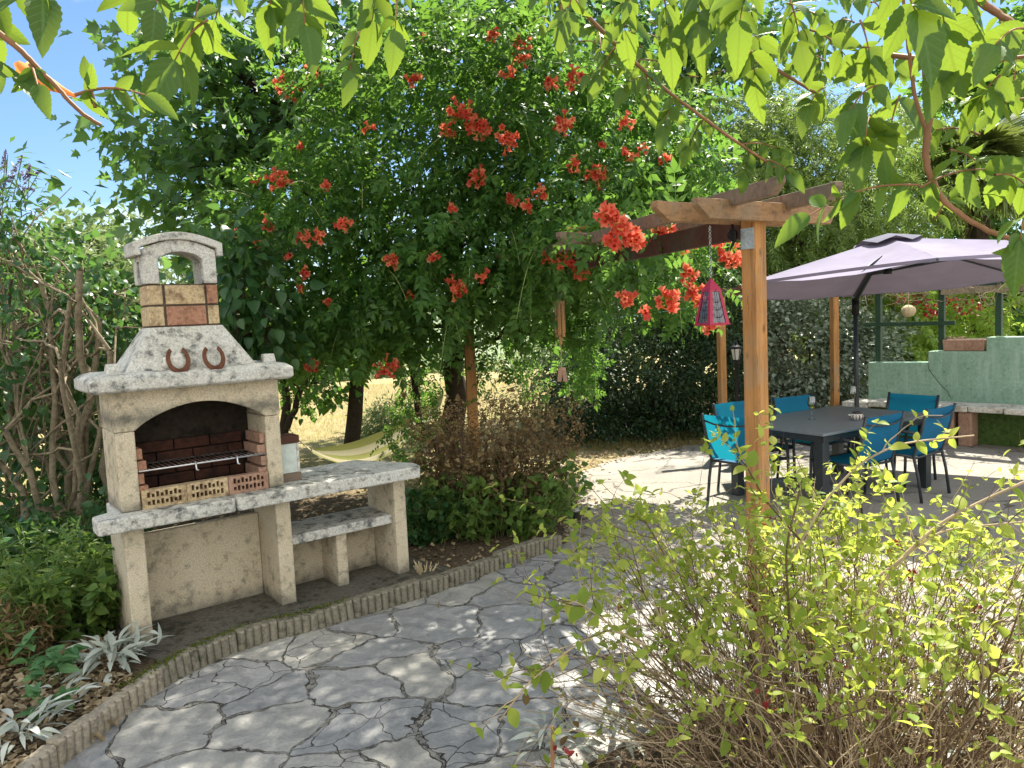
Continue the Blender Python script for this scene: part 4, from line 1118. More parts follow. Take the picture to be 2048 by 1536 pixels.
for i in range(6):
    c_ = cor[i]; mb = MB(); mb.tube([apex - A3(0, 0, .03), (apex + c_) / 2 - A3(0, 0, .02), c_ - A3(0, 0, .018)], .011, 5)
    rb = mb.build('rib', MAT['grey_metal'], um, world=True)
    st = MB().tube([hub, apex * .55 + c_ * .45 - A3(0, 0, .03)], .009, 5).build('strut', MAT['grey_metal'], um, world=True)
MB().lathe([(0, .03), (.04, .03), (.05, 0), (.04, -.03), (0, -.03)], c=hub).build('hub', MAT['fired'], um, world=True)
MB().tube([hub + A3(0, 0, .02), apex - A3(0, 0, .02)], .018, 8).build('mast_tip', MAT['grey_metal'], um, world=True)
pb = at(1714, 850, 9.55) * A3(1, 1, 0); pt_ = at(1711, 600, 9.5)
MB().tube([A3(pb[0], pb[1], .05), pt_], .027, 10).build('pole', MAT['grey_metal'], um, world=True, smooth=True)
MB().tube([pt_ - A3(0, 0, .18), pt_ + A3(0, 0, .02)], .042, 10).build('pole_collar', MAT['fired'], um, world=True, smooth=True)
MB().tube([pt_, at(1742, 547, 8.9), hub], [.03, .024, .02], 8).build('arm', MAT['grey_metal'], um, world=True, smooth=True)
mb = MB(); mb.beam(A3(pb[0] - .45, pb[1], .07), A3(pb[0] + .45, pb[1], .07), .08, .06); mb.beam(A3(pb[0], pb[1] - .45, .075), A3(pb[0], pb[1] + .45, .075), .08, .06)
mb.build('base', MAT['grey_metal'], um, world=True)
# dark slit where the front panel opens
i = 0; a, b = cor[0], cor[1]
def can_pt(t, u): e = a * (1 - t) + b * t; return apex * (1 - u) + e * u + A3(0, -.006, .0) - A3(0, 0, .07) * math.sin(math.pi * t) * math.sin(math.pi * u * .62)
p1, p2 = can_pt(.62, .92), can_pt(.70, .52); sdv = unit(np.cross(p2 - p1, A3(0, 1, .2)))
mb = MB(); mid = (p1 + p2) / 2 + A3(0, -.01, .005)
mb.tube([p1 + A3(0, -.004, .004), mid, p2 + A3(0, -.004, .004)], [.003, .014, .004], 6); mb.build('vent_slit', MAT['fired'], um, world=True)

# =================================================================== GREEN WALL, BENCH, TRELLIS
w0 = A3(*(at(1736, 760, 10.95)[:2])); w1 = A3(*(at(2048, 760, 9.55)[:2])); wd_ = unit(w1 - w0); wn_ = A3(wd_[1], -wd_[0])   # towards camera
wn_ = wn_ if wn_[1] < 0 else -wn_
def along(px):                        # distance along the wall front where picture column px falls
    d = ray(px, 760)[:2]; A_ = np.array([[d[0], -wd_[0]], [d[1], -wd_[1]]]); s_ = np.linalg.solve(A_, w0); return s_[1]
gw = thing('garden_wall', 'stepped green rendered garden wall behind the table', 'wall', (w0[0], w0[1], 0))
s1, s2_, s3 = along(1856), along(1972), along(2048) + 3.2
prof = [(0, 0), (s3, 0), (s3, 1.36), (s2_, 1.36), (s2_, 1.18), (s1, 1.18), (s1, 1.03), (0, 1.02)]
V = []
for d in (0, -.22):
    for s_, z in prof: q = w0 + wd_ * s_ + wn_ * d; V.append((q[0], q[1], z))
n = len(prof)
mb = MB().add(V, [tuple(range(n)), tuple(range(2 * n - 1, n - 1, -1))] + [(i, i + n, (i + 1) % n + n, (i + 1) % n) for i in range(n)])
mb.build('render', MAT['plaster'], gw, world=True, bevel=.012)
# crack line: a narrow groove strip standing 2 mm proud
cp = [(s1, 1.02), (s1 + .01, .95), (s1 + .05, .88), (s1 + .09, .83), (s1 + .17, .72), (s1 + .24, .66), (s1 + .27, .58)]
pts = [A3(*(w0 + wd_ * s_ + wn_ * .001), z) for s_, z in cp]
MB().tube(pts, .004, 4).build('crack', MAT['mortar'], gw, world=True)
gb = thing('wall_bench', 'whitewashed stone bench built along the foot of the green wall', 'bench', (w0[0], w0[1], 0))
def wl(s_, d, z): q = w0 + wd_ * s_ + wn_ * d; return (q[0], q[1], z)
def wbox(s_a, s_b, d0, d1, z0, z1):
    return MB().add([wl(s_a, d0, z0), wl(s_b, d0, z0), wl(s_b, d1, z0), wl(s_a, d1, z0), wl(s_a, d0, z1), wl(s_b, d0, z1), wl(s_b, d1, z1), wl(s_a, d1, z1)],
        [(0, 3, 2, 1), (4, 5, 6, 7), (0, 1, 5, 4), (1, 2, 6, 5), (2, 3, 7, 6), (3, 0, 4, 7)])
s_ = -.18
while s_ < s3 - .4:
    L = rng.uniform(.32, .5); j = rng.normal() * .006
    wbox(s_, s_ + L - .008, .003, .42 + rng.uniform(-.015, .015), .44 + j, .515 + j).build('seat_slab', MAT['whitewash'], gb, world=True, bevel=.012); s_ += L
wbox(-.15, s3 - .5, .003, .10, .0, .438).build('back_panel', MAT['green_dark_wall'], gb, world=True)
for px in (1725, 1900, 1935, 2120):
    sa = along(px); wbox(sa, sa + .16, .102, .36, 0, .438).build('support', MAT['brick_p' if px != 1725 else 'stone_edge'], gb, world=True, bevel=.02)
# stone trough on the wall step
sa, sb = along(1883), along(1968); z0 = 1.182
tr = thing('stone_trough', 'pale stone planter trough on the step of the green wall', 'planter', wl((sa + sb) / 2, -.11, z0), math.atan2(wd_[1], wd_[0]))
hl_ = (sb - sa) / 2
mb = MB(); mb.frustum((-hl_ + .01, -.085), (hl_ - .01, .085), 0, (-hl_, -.10), (hl_, .10), .15)
mb.build('basin', MAT['brick_p'], tr, bevel=.012)
MB().box((-hl_ + .02, -.08, .151), (hl_ - .02, .08, .158)).build('soil', MAT['plinth'], tr)
P = rng.uniform((-hl_ + .02, -.07, .155), (0, .07, .18), (40, 3)); link('dry_moss', scatter_mesh('dry_moss', T_FLAKE, P, rdir(40), rdir(40), .03), MAT['litter'], tr)

# trellis of dark green posts and rails behind the wall
tg = thing('trellis', 'dark green wooden trellis frame standing behind the green wall', 'trellis', (w0[0], w0[1], 0))
tD = -.14; topz = 1.98
for px, zb_, zt_ in ((1750, 1.03, topz), (1876, 1.19, topz), (1990, 1.37, topz), (2100, 1.37, topz)):
    s_ = along(px); wbox(s_ - .035, s_ + .035, tD - .035, tD + .035, zb_, zt_).build('post', MAT['green_paint'], tg, world=True)
wbox(along(1725), along(1905), tD + .037, tD + .07, 1.52, 1.575).build('rail', MAT['green_paint'], tg, world=True)
wbox(along(1725), along(2048) + 1.5, tD - .05, tD + .05, topz + .002, topz + .09).build('top_rail', MAT['green_paint'], tg, world=True)
wbox(along(1880), along(2048) + 1.5, tD + .06, tD + .12, topz - .06, topz + .03).build('pale_board', MAT['bark_pale'], tg, world=True)
# dry climber on the trellis
dc = thing('dry_climber', 'bare twiggy climber with dark red flower tufts along the trellis top', 'climbing plant', wl(along(1860), tD, topz))
paths = []; fl = []
for i in range(130):
    s_ = rng.uniform(along(1715), along(2048) + .6); p = A3(*wl(s_, tD + rng.uniform(-.2, .35), topz + rng.uniform(.0, .22)))
    q = p + A3(rng.normal() * .35, rng.normal() * .25, rng.uniform(-.45, .12)); b = limb(p, q, rng.uniform(-.25, .25), 8, .06); paths.append((b, np.linspace(.006, .002, 8)))
    if rng.random() < .05: fl.append(b[-1])
link('stem', tubes_mesh('stem', paths, 4), MAT['bark_pale'], dc, world=True)
for px, py in ((1832, 605), (1862, 620), (1880, 612), (1905, 600), (1955, 612), (1845, 590), (1500, 575), (1800, 600)):
    fl += [at(px, py, 10.6 if px > 1700 else 10.4)]
P = np.repeat(np.array(fl), 22, 0) + rng.normal(size=(len(fl) * 22, 3)) * A3(.05, .05, .055)
link('flower_tuft', scatter_mesh('flower_tuft', T_OVAL, P, unit(rng.normal(size=P.shape) + A3(0, 0, -.5)), rdir(len(P)), .05), MAT['red_flower'], dc, world=True)
gd = thing('paper_globe', 'ribbed straw coloured globe ornament hanging under the trellis', 'hanging ornament', at(1817, 622, 10.2))
bmm = bmesh.new(); bmesh.ops.create_uvsphere(bmm, u_segments=40, v_segments=16, radius=.085)
for v in bmm.verts:
    a = math.atan2(v.co.y, v.co.x); k = 1 + .05 * math.cos(10 * a); v.co.x *= k; v.co.y *= k; v.co.z *= .95
me = bpy.data.meshes.new('globe'); bmm.to_mesh(me); bmm.free(); link('globe', me, MAT['straw'], gd, smooth=True)
MB().tube([(0, 0, .08), (0, 0, .45)], .004, 4).build('cord', MAT['straw'], gd)

# =================================================================== GARDEN LAMP
lamp = thing('garden_lamp', 'black post lantern with white panes in front of the hedge', 'garden lamp', at(1474, 800, 9.7) * A3(1, 1, 0))
zl = at(1474, 720, 9.7)[2]
MB().lathe([(0, 0), (.09, 0), (.09, .03), (.04, .06), (.028, .10), (.024, .5), (.024, zl - .03), (.05, zl - .02), (.055, zl), (0, zl)], n=16).build('post', MAT['fired'], lamp, smooth=True)
MB().lathe([(.04, zl + .002), (.062, zl + .14)], n=6).build('pane', MAT['white_cer'], lamp)
for k in range(6):
    a = k * math.pi / 3; MB().tube([(.042 * math.cos(a), .042 * math.sin(a), zl), (.066 * math.cos(a), .066 * math.sin(a), zl + .145)], .005, 4).build('glazing_bar', MAT['fired'], lamp)
MB().lathe([(0, zl + .143), (.085, zl + .143), (.088, zl + .152), (.05, zl + .175), (.02, zl + .205), (.012, zl + .23), (0, zl + .24)], n=16).build('roof', MAT['fired'], lamp, smooth=True)
# washing line
wlp = thing('washing_line', 'thin pale blue cord stretched from the vine towards the pergola', 'cord', at(1240, 634, 8.2))
p = np.array([at(1240, 634, 8.2), at(1290, 628, 8.3), at(1350, 620, 8.4), at(1440, 604, 8.6)]); link('cord', tubes_mesh('cord', [(p, .005)], 5), plain('pale_cord', (.40, .62, .62)), wlp, world=True)

# =================================================================== HAMMOCK
hm = thing('hammock', 'yellow green and cream striped hammock slung low over the dry lawn', 'hammock', at(740, 920, 9.3))
E0 = at(626, 904, 9.1); E1 = at(880, 815, 9.7)
n, m_ = 16, 8; V = []; uv = []
for i in range(n + 1):
    u = i / n; c_ = E0 * (1 - u) + E1 * u - A3(0, 0, .36) * math.sin(math.pi * u) * (1 - .35 * u)
    wdt = .32 * (math.sin(math.pi * min(1, u * 1.15 + .02) * .5) ** .7)
    for j in range(m_ + 1):
        v = j / m_ * 2 - 1; V.append(c_ + A3(.1, 1, 0) * v * wdt + A3(0, 0, .18) * (v * v - .3) * math.sin(math.pi * min(1, .1 + u * .8)) + A3(0, 0, .12) * v * min(1, u * 2.5)); uv.append((j / m_, u))
Fs = [(i * (m_ + 1) + j, i * (m_ + 1) + j + 1, (i + 1) * (m_ + 1) + j + 1, (i + 1) * (m_ + 1) + j) for i in range(n) for j in range(m_)]
me = np_mesh('cloth', np.array(V), np.array(Fs).ravel(), np.arange(len(Fs)) * 4, np.full(len(Fs), 4), np.array(uv)[np.array(Fs).ravel()])
link('cloth', me, hammock_mat(), hm, world=True, smooth=True)
MB().tube([at(578, 858, 10.6), (at(578, 858, 10.6) + E0) / 2 - A3(0, 0, .03), E0], .008, 5).build('rope', MAT['straw'], hm, world=True)

# =================================================================== BOWL AND STONES
bw = thing('metal_bowl', 'small dented metal bowl on the ground at the terrace edge', 'bowl', gp(1162, 1036, .004))
MAT['tin'] = plain('dull_tin', (.35, .34, .31), .4, .8, .5, .3, 30)
MB().lathe([(0, .004), (.075, .004), (.088, .012), (.102, .075), (.112, .078), (.112, .082), (.100, .080), (.086, .018), (.073, .009), (0, .009)], n=28).build('bowl', MAT['tin'], bw, smooth=True)
def rock(px, py, r, lab, m='stone_edge', z=0.0, grp=None):
    p = gp(px, py, z); bmm = bmesh.new(); bmesh.ops.create_icosphere(bmm, subdivisions=3, radius=1); sd_ = rng.uniform(0, 9, 3); sq = rng.uniform(.75, 1.2, 3)
    for v in bmm.verts:
        c_ = v.co; k = 1 + .16 * math.sin(c_.x * 2.3 + sd_[0]) + .12 * math.sin(c_.y * 3.1 + sd_[1]) + .1 * math.sin(c_.z * 4 + sd_[2])
        v.co = Vector((c_.x * k * r * sq[0], c_.y * k * r * sq[1], c_.z * k * r * .7 + r * .5))
    me = bpy.data.meshes.new('rock'); bmm.to_mesh(me); bmm.free(); o = link('rock', me, MAT[m], smooth=True); o.location = p; tag(o, lab, 'rock', grp); return o
GR = 'stones heaped beside the dry shrub'
for px, py, r, l_ in ((1128, 1000, .10, 'rounded grey stone nearest the metal bowl in the heap by the shrub'), (1155, 985, .085, 'brownish stone at the right of the heap by the metal bowl'), (1105, 972, .09, 'stone half under the shrub leaves at the back of the heap'),
                   (1140, 962, .08, 'small stone at the top of the heap behind the metal bowl'), (1120, 940, .075, 'farthest small stone of the heap on the terrace edge')):
    rock(px, py, r, l_, 'stone_edge', 0, GR)
rock(2050, 1352, .13, 'grey boulder on the sunlit terrace behind the leafy bush', 'stone_edge')
for px, py, r, l_ in ((228, 1452, .035, 'pale curled dry leaf lying against the kerb on the paving'), (195, 1480, .03, 'brown crumpled dry leaf on the paving next to the pale one')):
    p = gp(px, py, .01); V = []; n = 9
    for i in range(n):
        for j in range(5): u = i / (n - 1); v = j / 4 * 2 - 1; V.append(((u - .5) * 2.2 * r, v * r * .9 * math.sin(math.pi * min(.97, u + .03)), .02 * math.sin(u * 5) + .022 * v * v + .004))
    o = MB().add(V, [(i * 5 + j, i * 5 + j + 1, i * 5 + 6 + j, i * 5 + 5 + j) for i in range(n - 1) for j in range(4)]).build('fallen_leaf', MAT['litter'] if 'pale' in l_ else MAT['dry']); o.location = p; o.rotation_euler = (0, 0, rng.uniform(0, 3)); tag(o, l_, 'leaf')

# =================================================================== TREES AND SHRUBS (behind)
vine_lobes = [lobe(900, 330, 8.3, 330, 230, 1.2), lobe(700, 470, 8.0, 250, 170, 1.0), lobe(1110, 320, 8.0, 250, 190, 1.1), lobe(590, 590, 8.3, 130, 120, .8),
              lobe(1260, 330, 8.3, 130, 130, .9), lobe(880, 150, 8.6, 260, 90, .9), lobe(960, 500, 7.8, 210, 120, .9), lobe(1130, 470, 7.4, 150, 120, .7),
              lobe(760, 600, 8.1, 150, 90, .7), lobe(1060, 590, 8.6, 90, 60, .5), lobe(1330, 400, 8.3, 90, 90, .5), lobe(1340, 560, 8.2, 100, 70, .4)]
vine_base = gp(925, 940, 0.0); vine_base = at(925, 900, 9.6) * A3(1, 1, 0)
cen = at(890, 420, 8.6)
vt_ = tree('trumpet_vine', 'huge trumpet vine with orange red flowers covering the pergola', 'climbing plant', vine_base, vine_lobes, T_PIN, .24, 820, 9, .17, MAT['vine'], MAT['bark_dark'],
     droop=.55, nlimb=50, trunks=[(vine_base + A3(-.1, 0, 0), at(900, 600, 9.4), .17), (at(915, 620, 9.2), cen, .10), (at(885, 880, 9.4) * A3(1, 1, 0), at(760, 560, 9.0), .05)], limb_r=.16, shell=(.70, 1.03))
# hanging tendrils and ragged skirts
sk = []
P_ = []; D_ = []; st_ = []
for px, py0, py1, Y in [(560, 640, 800, 8.7), (640, 640, 720, 8.8), (700, 640, 740, 9.0), (1000, 600, 760, 8.9), (1060, 600, 800, 8.8), (1105, 590, 820, 8.7), (1150, 560, 780, 8.6), (1190, 560, 760, 8.5), (980, 620, 800, 9.0),
                       (1230, 540, 700, 8.3), (830, 600, 740, 9.2), (770, 640, 760, 9.1), (1170, 640, 800, 8.8), (830, 740, 900, 9.3), (800, 780, 940, 8.9), (860, 640, 800, 9.1), (1130, 640, 720, 8.5)]:
    for k in range(2):
        a = at(px + rng.normal() * 22, py0, Y + rng.normal() * .2); b = at(px + rng.normal() * 45, py1 - rng.uniform(0, 50), Y + rng.normal() * .3)
        p = limb(a, b, .02, 12, .02); st_.append((p, np.linspace(.006, .002, 12)))
        for q in p[1:]:
            for _ in range(3): P_.append(q + rng.normal(size=3) * .07); D_.append(unit(rng.normal(size=3) * .7 + A3(0, 0, -.8)))
P_ = np.array(P_); D_ = np.array(D_)
link('skirt', scatter_mesh('skirt', T_PIN[0], P_, D_, unit(rng.normal(size=P_.shape) + A3(0, 0, 1)), .17 * rng.uniform(.7, 1.2, len(P_))), MAT['vine'], vt_, world=True)
link('tendril', tubes_mesh('tendril', st_, 4), MAT['stem_green'], vt_, world=True)

def shoots(lobes, n, parent, L0=.35):
    paths = []; P = []; D = []
    for _ in range(n):
        c_, r = lobes[rng.integers(len(lobes))]; d = unit(rng.normal(size=3) + A3(0, -1.3, .35)); p = c_ + d * r * .98
        out_ = unit(d + A3(0, 0, .5) + rng.normal(size=3) * .4); L = L0 * rng.uniform(.6, 1.7); k = np.linspace(0, 1, 9)[:, None]
        q = p + out_ * L * k + A3(0, 0, -.55) * L * k ** 2.2; paths.append((q, np.linspace(.0045, .0015, 9)))
        for j in range(2, 9):
            if rng.random() < .7: P.append(q[j]); D.append(unit(rng.normal(size=3) * .6 + A3(0, 0, -.6) + out_ * .3))
    link('shoot_sprays', tubes_mesh('shoot_sprays', paths, 4), MAT['stem_light'], parent, world=True)  # stems of the arching shoots; their leaves are the next mesh
    P = np.array(P); link('shoot_leaf', scatter_mesh('shoot_leaf', T_PIN[2], P, np.array(D), unit(rng.normal(size=P.shape) * .5 + A3(0, 0, 1)), .15 * rng.uniform(.6, 1.2, len(P))), MAT['vine'], parent, world=True)
MAT['stem_light'] = plain('light_green_shoot', (.34, .40, .14), .6, 0, .3, .2, 9)
shoots(vine_lobes, 130, vt_)
def surf(px, py, lobes, default=7.0):
    o = A3(0, 0, EYE); d = ray(px, py); best = None
    for c_, r in lobes:
        oc = (o - c_) / r; dd = d / r; A_ = dd @ dd; B_ = 2 * oc @ dd; C_ = oc @ oc - 1; disc = B_ * B_ - 4 * A_ * C_
        if disc > 0:
            t = (-B_ - math.sqrt(disc)) / (2 * A_)
            if best is None or t < best: best = t
    Y = default if best is None else (best * d[1])
    return Y
# trumpet flower: tube flaring to five lobes, length 1 along y
def trumpet():
    V = []; Fs = []; n = 10
    for i, (y, r_) in enumerate(((0, .05), (.3, .07), (.62, .13), (.8, .19))):
        for k in range(n): a = 2 * math.pi * k / n; V.append((r_ * math.cos(a), y, r_ * math.sin(a)))
    for i in range(3):
        for k in range(n): Fs.append((i * n + k, i * n + (k + 1) % n, (i + 1) * n + (k + 1) % n, (i + 1) * n + k))
    b = len(V)
    for k in range(n):
        a = 2 * math.pi * k / n; r_ = .44 if k % 2 == 0 else .27; V.append((r_ * math.cos(a), .98 if k % 2 == 0 else .92, r_ * math.sin(a)))
    for k in range(n): Fs.append((3 * n + k, 3 * n + (k + 1) % n, b + (k + 1) % n, b + k))
    return (V, Fs)
T_TR = trumpet(); T_TUBE = ([v for v in T_TR[0][:30]], [f for f in T_TR[1][:20]])
def scaled(T, s_): return ([(x * s_[0], y * s_[1], z * s_[2]) for x, y, z in T[0]], T[1])
T_TUBE = scaled(T_TUBE, (1.06, 1, 1.06))
flowers = [(572, 178, 60), (622, 152, 50), (985, 65, 35), (1040, 95, 50), (1037, 120, 40), (1018, 148, 30), (825, 160, 30), (1095, 165, 35), (1150, 152, 45), (925, 225, 65), (895, 258, 35),
           (960, 258, 50), (1015, 275, 60), (1130, 248, 50), (1250, 245, 38), (735, 255, 20), (600, 295, 16), (1210, 290, 18), (1258, 310, 30), (1285, 298, 25), (1325, 312, 28), (1147, 328, 28), (1195, 350, 50),
           (560, 362, 48), (510, 362, 24), (648, 370, 22), (958, 355, 45), (1020, 400, 35), (1082, 388, 38), (1058, 415, 30), (685, 448, 35), (535, 450, 35), (605, 478, 35), (640, 470, 28), (475, 468, 25), (520, 490, 25),
           (1245, 462, 66), (1222, 428, 52), (1160, 465, 42), (1100, 515, 28), (1135, 520, 50), (1165, 540, 52), (785, 520, 40), (868, 512, 24), (610, 545, 28), (580, 512, 20), (915, 575, 55), (655, 608, 22), (600, 578, 15),
           (820, 588, 22), (965, 552, 22), (1325, 465, 48), (1440, 482, 62), (1465, 515, 50), (1362, 500, 32), (1375, 545, 40), (1385, 575, 46), (1335, 598, 46), (1255, 595, 42), (1290, 622, 26), (1390, 600, 32), (1425, 650, 42),
           (625, 728, 48), (775, 738, 55), (905, 415, 22), (845, 75, 16), (1395, 470, 40), (1270, 482, 42), (1225, 488, 36)]
for px, py, sp_ in flowers:
    if px >= 1190 and py > 400: Y = 4.75 if px < 1300 and py < 500 else (5.3 if px < 1350 else 6.4)
    elif py > 700: Y = 7.6
    else: Y = min(surf(px, py, vine_lobes, 8.0), 9.0) - .24
    if px < 640 and py < 200: Y = 8.3
    c_ = at(px, py, Y); R_ = sp_ * .5 * Y / F_PX; nf = min(44, max(4, int((sp_ / 7.5) ** 1.6)))
    off = rng.normal(size=(nf, 3)); off = unit(off) * rng.uniform(.15, .95, (nf, 1)) * R_; d = unit(off * A3(1, 1, 1) / R_ + A3(0, -.7, rng.uniform(-.5, .6)) + rng.normal(size=(nf, 3)) * .35)
    L_ = rng.uniform(.062, .085, nf); P = c_ + off - d * (L_ * .6)[:, None]
    m1 = scatter_mesh('flower_cluster', T_TR, P, d, rdir(nf), L_)
    o = link('flower_cluster', m1, MAT['flower'], vt_, world=True)
    m2 = scatter_mesh('flower_tubes', T_TUBE, P, d, rdir(nf), L_); link('flower_tubes', m2, MAT['flower_tube'], o); m2.transform(Matrix.Translation(-vt_.location))

P_ = []; 
for i in range(330):
    t_ = rng.uniform(.9, 5.8); p = A3(P0[0], P0[1], pz + .05) + ldir * t_ + pdir * rng.normal() * .30 + A3(0, 0, rng.normal() * .12 + .02)
    if t_ < 1.6 and rng.random() < .6: continue
    P_.append(p)
P_ = np.array(P_); D_ = unit(rng.normal(size=P_.shape) + A3(0, 0, -.5))
link('beam_foliage', scatter_mesh('beam_foliage', T_PIN[1], P_, D_, unit(rng.normal(size=P_.shape) * .6 + A3(0, 0, 1)), .22 * rng.uniform(.7, 1.2, len(P_))), MAT['vine'], vt_, world=True)
# broad-leaved tree, upper left
fb = at(700, 900, 11.2) * A3(1, 1, 0)
tree('fig_tree', 'broad leaved tree with deep green lobed leaves rising behind the trumpet vine', 'tree', fb,
     [lobe(430, 230, 10.2, 200, 150, 1.1), lobe(390, 370, 10.0, 140, 95, .9), lobe(600, 110, 10.6, 300, 130, 1.2), lobe(870, 0, 10.8, 320, 130, 1.2), lobe(400, 110, 10.3, 120, 80, .8), lobe(560, 330, 10.4, 190, 130, .9), lobe(480, 470, 10.3, 160, 70, .7)],
     T_LOBED, .165, 300, 17, .30, MAT['fig'], MAT['bark_dark'], trunks=[(fb, at(690, 330, 10.8), .12), (at(690, 330, 10.8), at(480, 150, 10.4), .07), (at(690, 330, 10.8), at(820, 60, 10.8), .07), (at(690, 380, 10.8), at(430, 350, 10.2), .055)], nlimb=60, limb_r=.2, droop=.6, flat=.9, shell=(.5, 1.0))
# tree behind the vine on the right
tb2 = at(1210, 880, 17.4) * A3(1, 1, 0)
tree('leafy_tree', 'tall leafy tree whose crown fills the top middle behind the trumpet vine', 'tree', tb2,
     [lobe(1180, 110, 17, 260, 150, 1.8), lobe(1350, 230, 17.2, 140, 150, 1.5), lobe(1090, 10, 16.8, 220, 110, 1.5), lobe(1420, 80, 17, 170, 130, 1.5), lobe(1330, 400, 17.5, 120, 110, 1.2)],
     T_BROAD, .17, 330, 24, .40, MAT['lilac'], MAT['bark_dark'], trunk_r=.12, fork=.8, nlimb=45, shell=(.5, 1.02))
# mimosa, right centre
mb_ = at(1560, 880, 14.5) * A3(1, 1, 0)
tree('mimosa_tree', 'feathery yellow green mimosa tree behind the pergola and the parasol', 'tree', mb_,
     [lobe(1500, 330, 13.8, 140, 130, 1.2), lobe(1640, 290, 14.2, 150, 100, 1.3), lobe(1600, 420, 13.6, 190, 120, 1.2), lobe(1440, 470, 13.6, 110, 130, 1.0), lobe(1760, 380, 14.4, 120, 110, 1.1), lobe(1520, 230, 14.5, 90, 60, .8), lobe(1700, 520, 14, 130, 80, 1)],
     T_FEATHER, .42, 420, 11, .32, MAT['mimosa'], MAT['bark'], trunk_r=.10, fork=.75, nlimb=45, droop=.75, shell=(.6, 1.02))
tree('lime_tree', 'bright lime green shrub between the silvery hedge and the trellis', 'shrub', at(1800, 880, 13.6) * A3(1, 1, 0),
     [lobe(1800, 660, 13.2, 90, 110, .8), lobe(1900, 640, 13.6, 100, 90, .8), lobe(1700, 600, 13.8, 70, 70, .7)], T_PIN, .34, 120, 9, .22, MAT['lime'], MAT['bark'], trunk_r=.05, nlimb=12, droop=.8)
tree('tall_tree', 'dark green tree standing far right behind the palm', 'tree', at(1980, 780, 24) * A3(1, 1, 0),
     [lobe(1950, 270, 24, 150, 170, 2), lobe(2080, 190, 23, 150, 170, 2), lobe(1830, 480, 24, 150, 130, 2), lobe(2080, 450, 23, 160, 180, 2), lobe(1650, 560, 25, 170, 80, 2), lobe(1900, 640, 22, 220, 90, 1.5), lobe(2150, 640, 22, 150, 120, 1.5)],
     T_BROAD, .26, 620, 22, .36, MAT['vine'], MAT['bark_dark'], trunk_r=.18, fork=.8, nlimb=30, shell=(.6, 1.02))
tree('background_tree', 'olive green rounded tree seen between the vine and the mimosa', 'tree', at(1380, 880, 19) * A3(1, 1, 0),
     [lobe(1320, 560, 18, 150, 110, 1.5), lobe(1470, 600, 18, 180, 110, 1.5), lobe(1600, 640, 18, 150, 110, 1.3), lobe(1400, 700, 17, 180, 80, 1.2)],
     T_BROAD, .17, 420, 22, .32, MAT['far'], MAT['bark'], trunk_r=.14, nlimb=20)
# hedges
tree('evergreen_hedge', 'dark evergreen hedge mass behind the terrace, left of the lamp', 'hedge', at(1270, 880, 12) * A3(1, 1, 0),
     [lobe(1180, 790, 11.8, 90, 100, .8), lobe(1290, 740, 12.0, 130, 130, .9), lobe(1400, 760, 12.0, 90, 120, .9), lobe(1220, 860, 11.4, 100, 45, .5), lobe(1350, 850, 11.6, 110, 55, .5), lobe(1430, 640, 12.3, 80, 90, .8)],
     T_SIMPLE, .075, 560, 48, .14, MAT['hedge'], MAT['bark_dark'], trunk_r=.06, nlimb=14, zmin=.03, shell=(.75, 1.02))
tree('yellowish_shrub', 'yellowish green shrub at the left end of the dark hedge, under the wind chime', 'shrub', at(1150, 870, 13) * A3(1, 1, 0),
     [lobe(1150, 700, 13, 90, 80, .8), lobe(1090, 790, 13, 70, 60, .7), lobe(1230, 640, 13.2, 100, 60, .8)], T_NARROW, .12, 150, 34, .18, MAT['far'], MAT['bark'], trunk_r=.05, nlimb=10, droop=.7)
tree('silvery_shrub', 'large shrub with glossy silvery leaves right behind the table', 'shrub', at(1620, 880, 12.3) * A3(1, 1, 0),
     [lobe(1590, 700, 12.2, 100, 110, .8), lobe(1680, 740, 12.2, 90, 110, .8), lobe(1560, 800, 11.9, 80, 70, .6), lobe(1690, 820, 11.9, 60, 60, .5), lobe(1620, 650, 12.6, 110, 60, .7), lobe(1750, 690, 12.6, 60, 50, .5)],
     T_OVAL, .075, 430, 40, .14, MAT['silver'], MAT['bark_dark'], trunk_r=.05, nlimb=14, flat=1.2, droop=.2, zmin=.03)
# palm
pp = at(1965, 880, 14.5) * A3(1, 1, 0); pt2 = at(1950, 330, 14.5)
pm = thing('palm_tree', 'fan palm with a shaggy trunk behind the trellis on the right', 'palm tree', pp)
link('trunk', tubes_mesh('trunk', [(limb(pp, pt2, 0, 12, .004), np.linspace(.20, .17, 12))], 12), MAT['bark_dark'], pm, world=True, smooth=True)
P = []; D = []; Nn = []; St = []
for i in range(70):
    el = rng.uniform(-.9, 1.1); az = rng.uniform(0, 2 * math.pi); dr = A3(math.cos(az) * math.cos(el), math.sin(az) * math.cos(el), math.sin(el)); L = rng.uniform(.5, .9)
    tip = pt2 + dr * L + A3(0, 0, -.08); St.append((limb(pt2, tip, .05, 6, .01), .012)); sidev = unit(np.cross(dr, A3(0, 0, 1))); up_ = np.cross(sidev, dr)
    for k in range(26):
        a = rad(-100 + 200 * k / 25); d = dr * math.cos(a) + sidev * math.sin(a) + A3(0, 0, -.12); P.append(tip); D.append(d); Nn.append(up_ + rng.normal(size=3) * .2)
link('crown', scatter_mesh('crown', leaf_blade(.045, 5, .03, -.3), P, D, np.array(Nn), .62 * rng.uniform(.8, 1.1, len(P))), MAT['palm'], pm, world=True)
link('leaf_stalk', tubes_mesh('leaf_stalk', St, 4), MAT['stem_green'], pm, world=True)
n = 260; a = rng.uniform(0, 2 * math.pi, n); z = rng.uniform(1.0, pt2[2], n); P = np.column_stack([pp[0] + (pt2[0] - pp[0]) * z / pt2[2] + .17 * np.cos(a), pp[1] + .17 * np.sin(a), z])
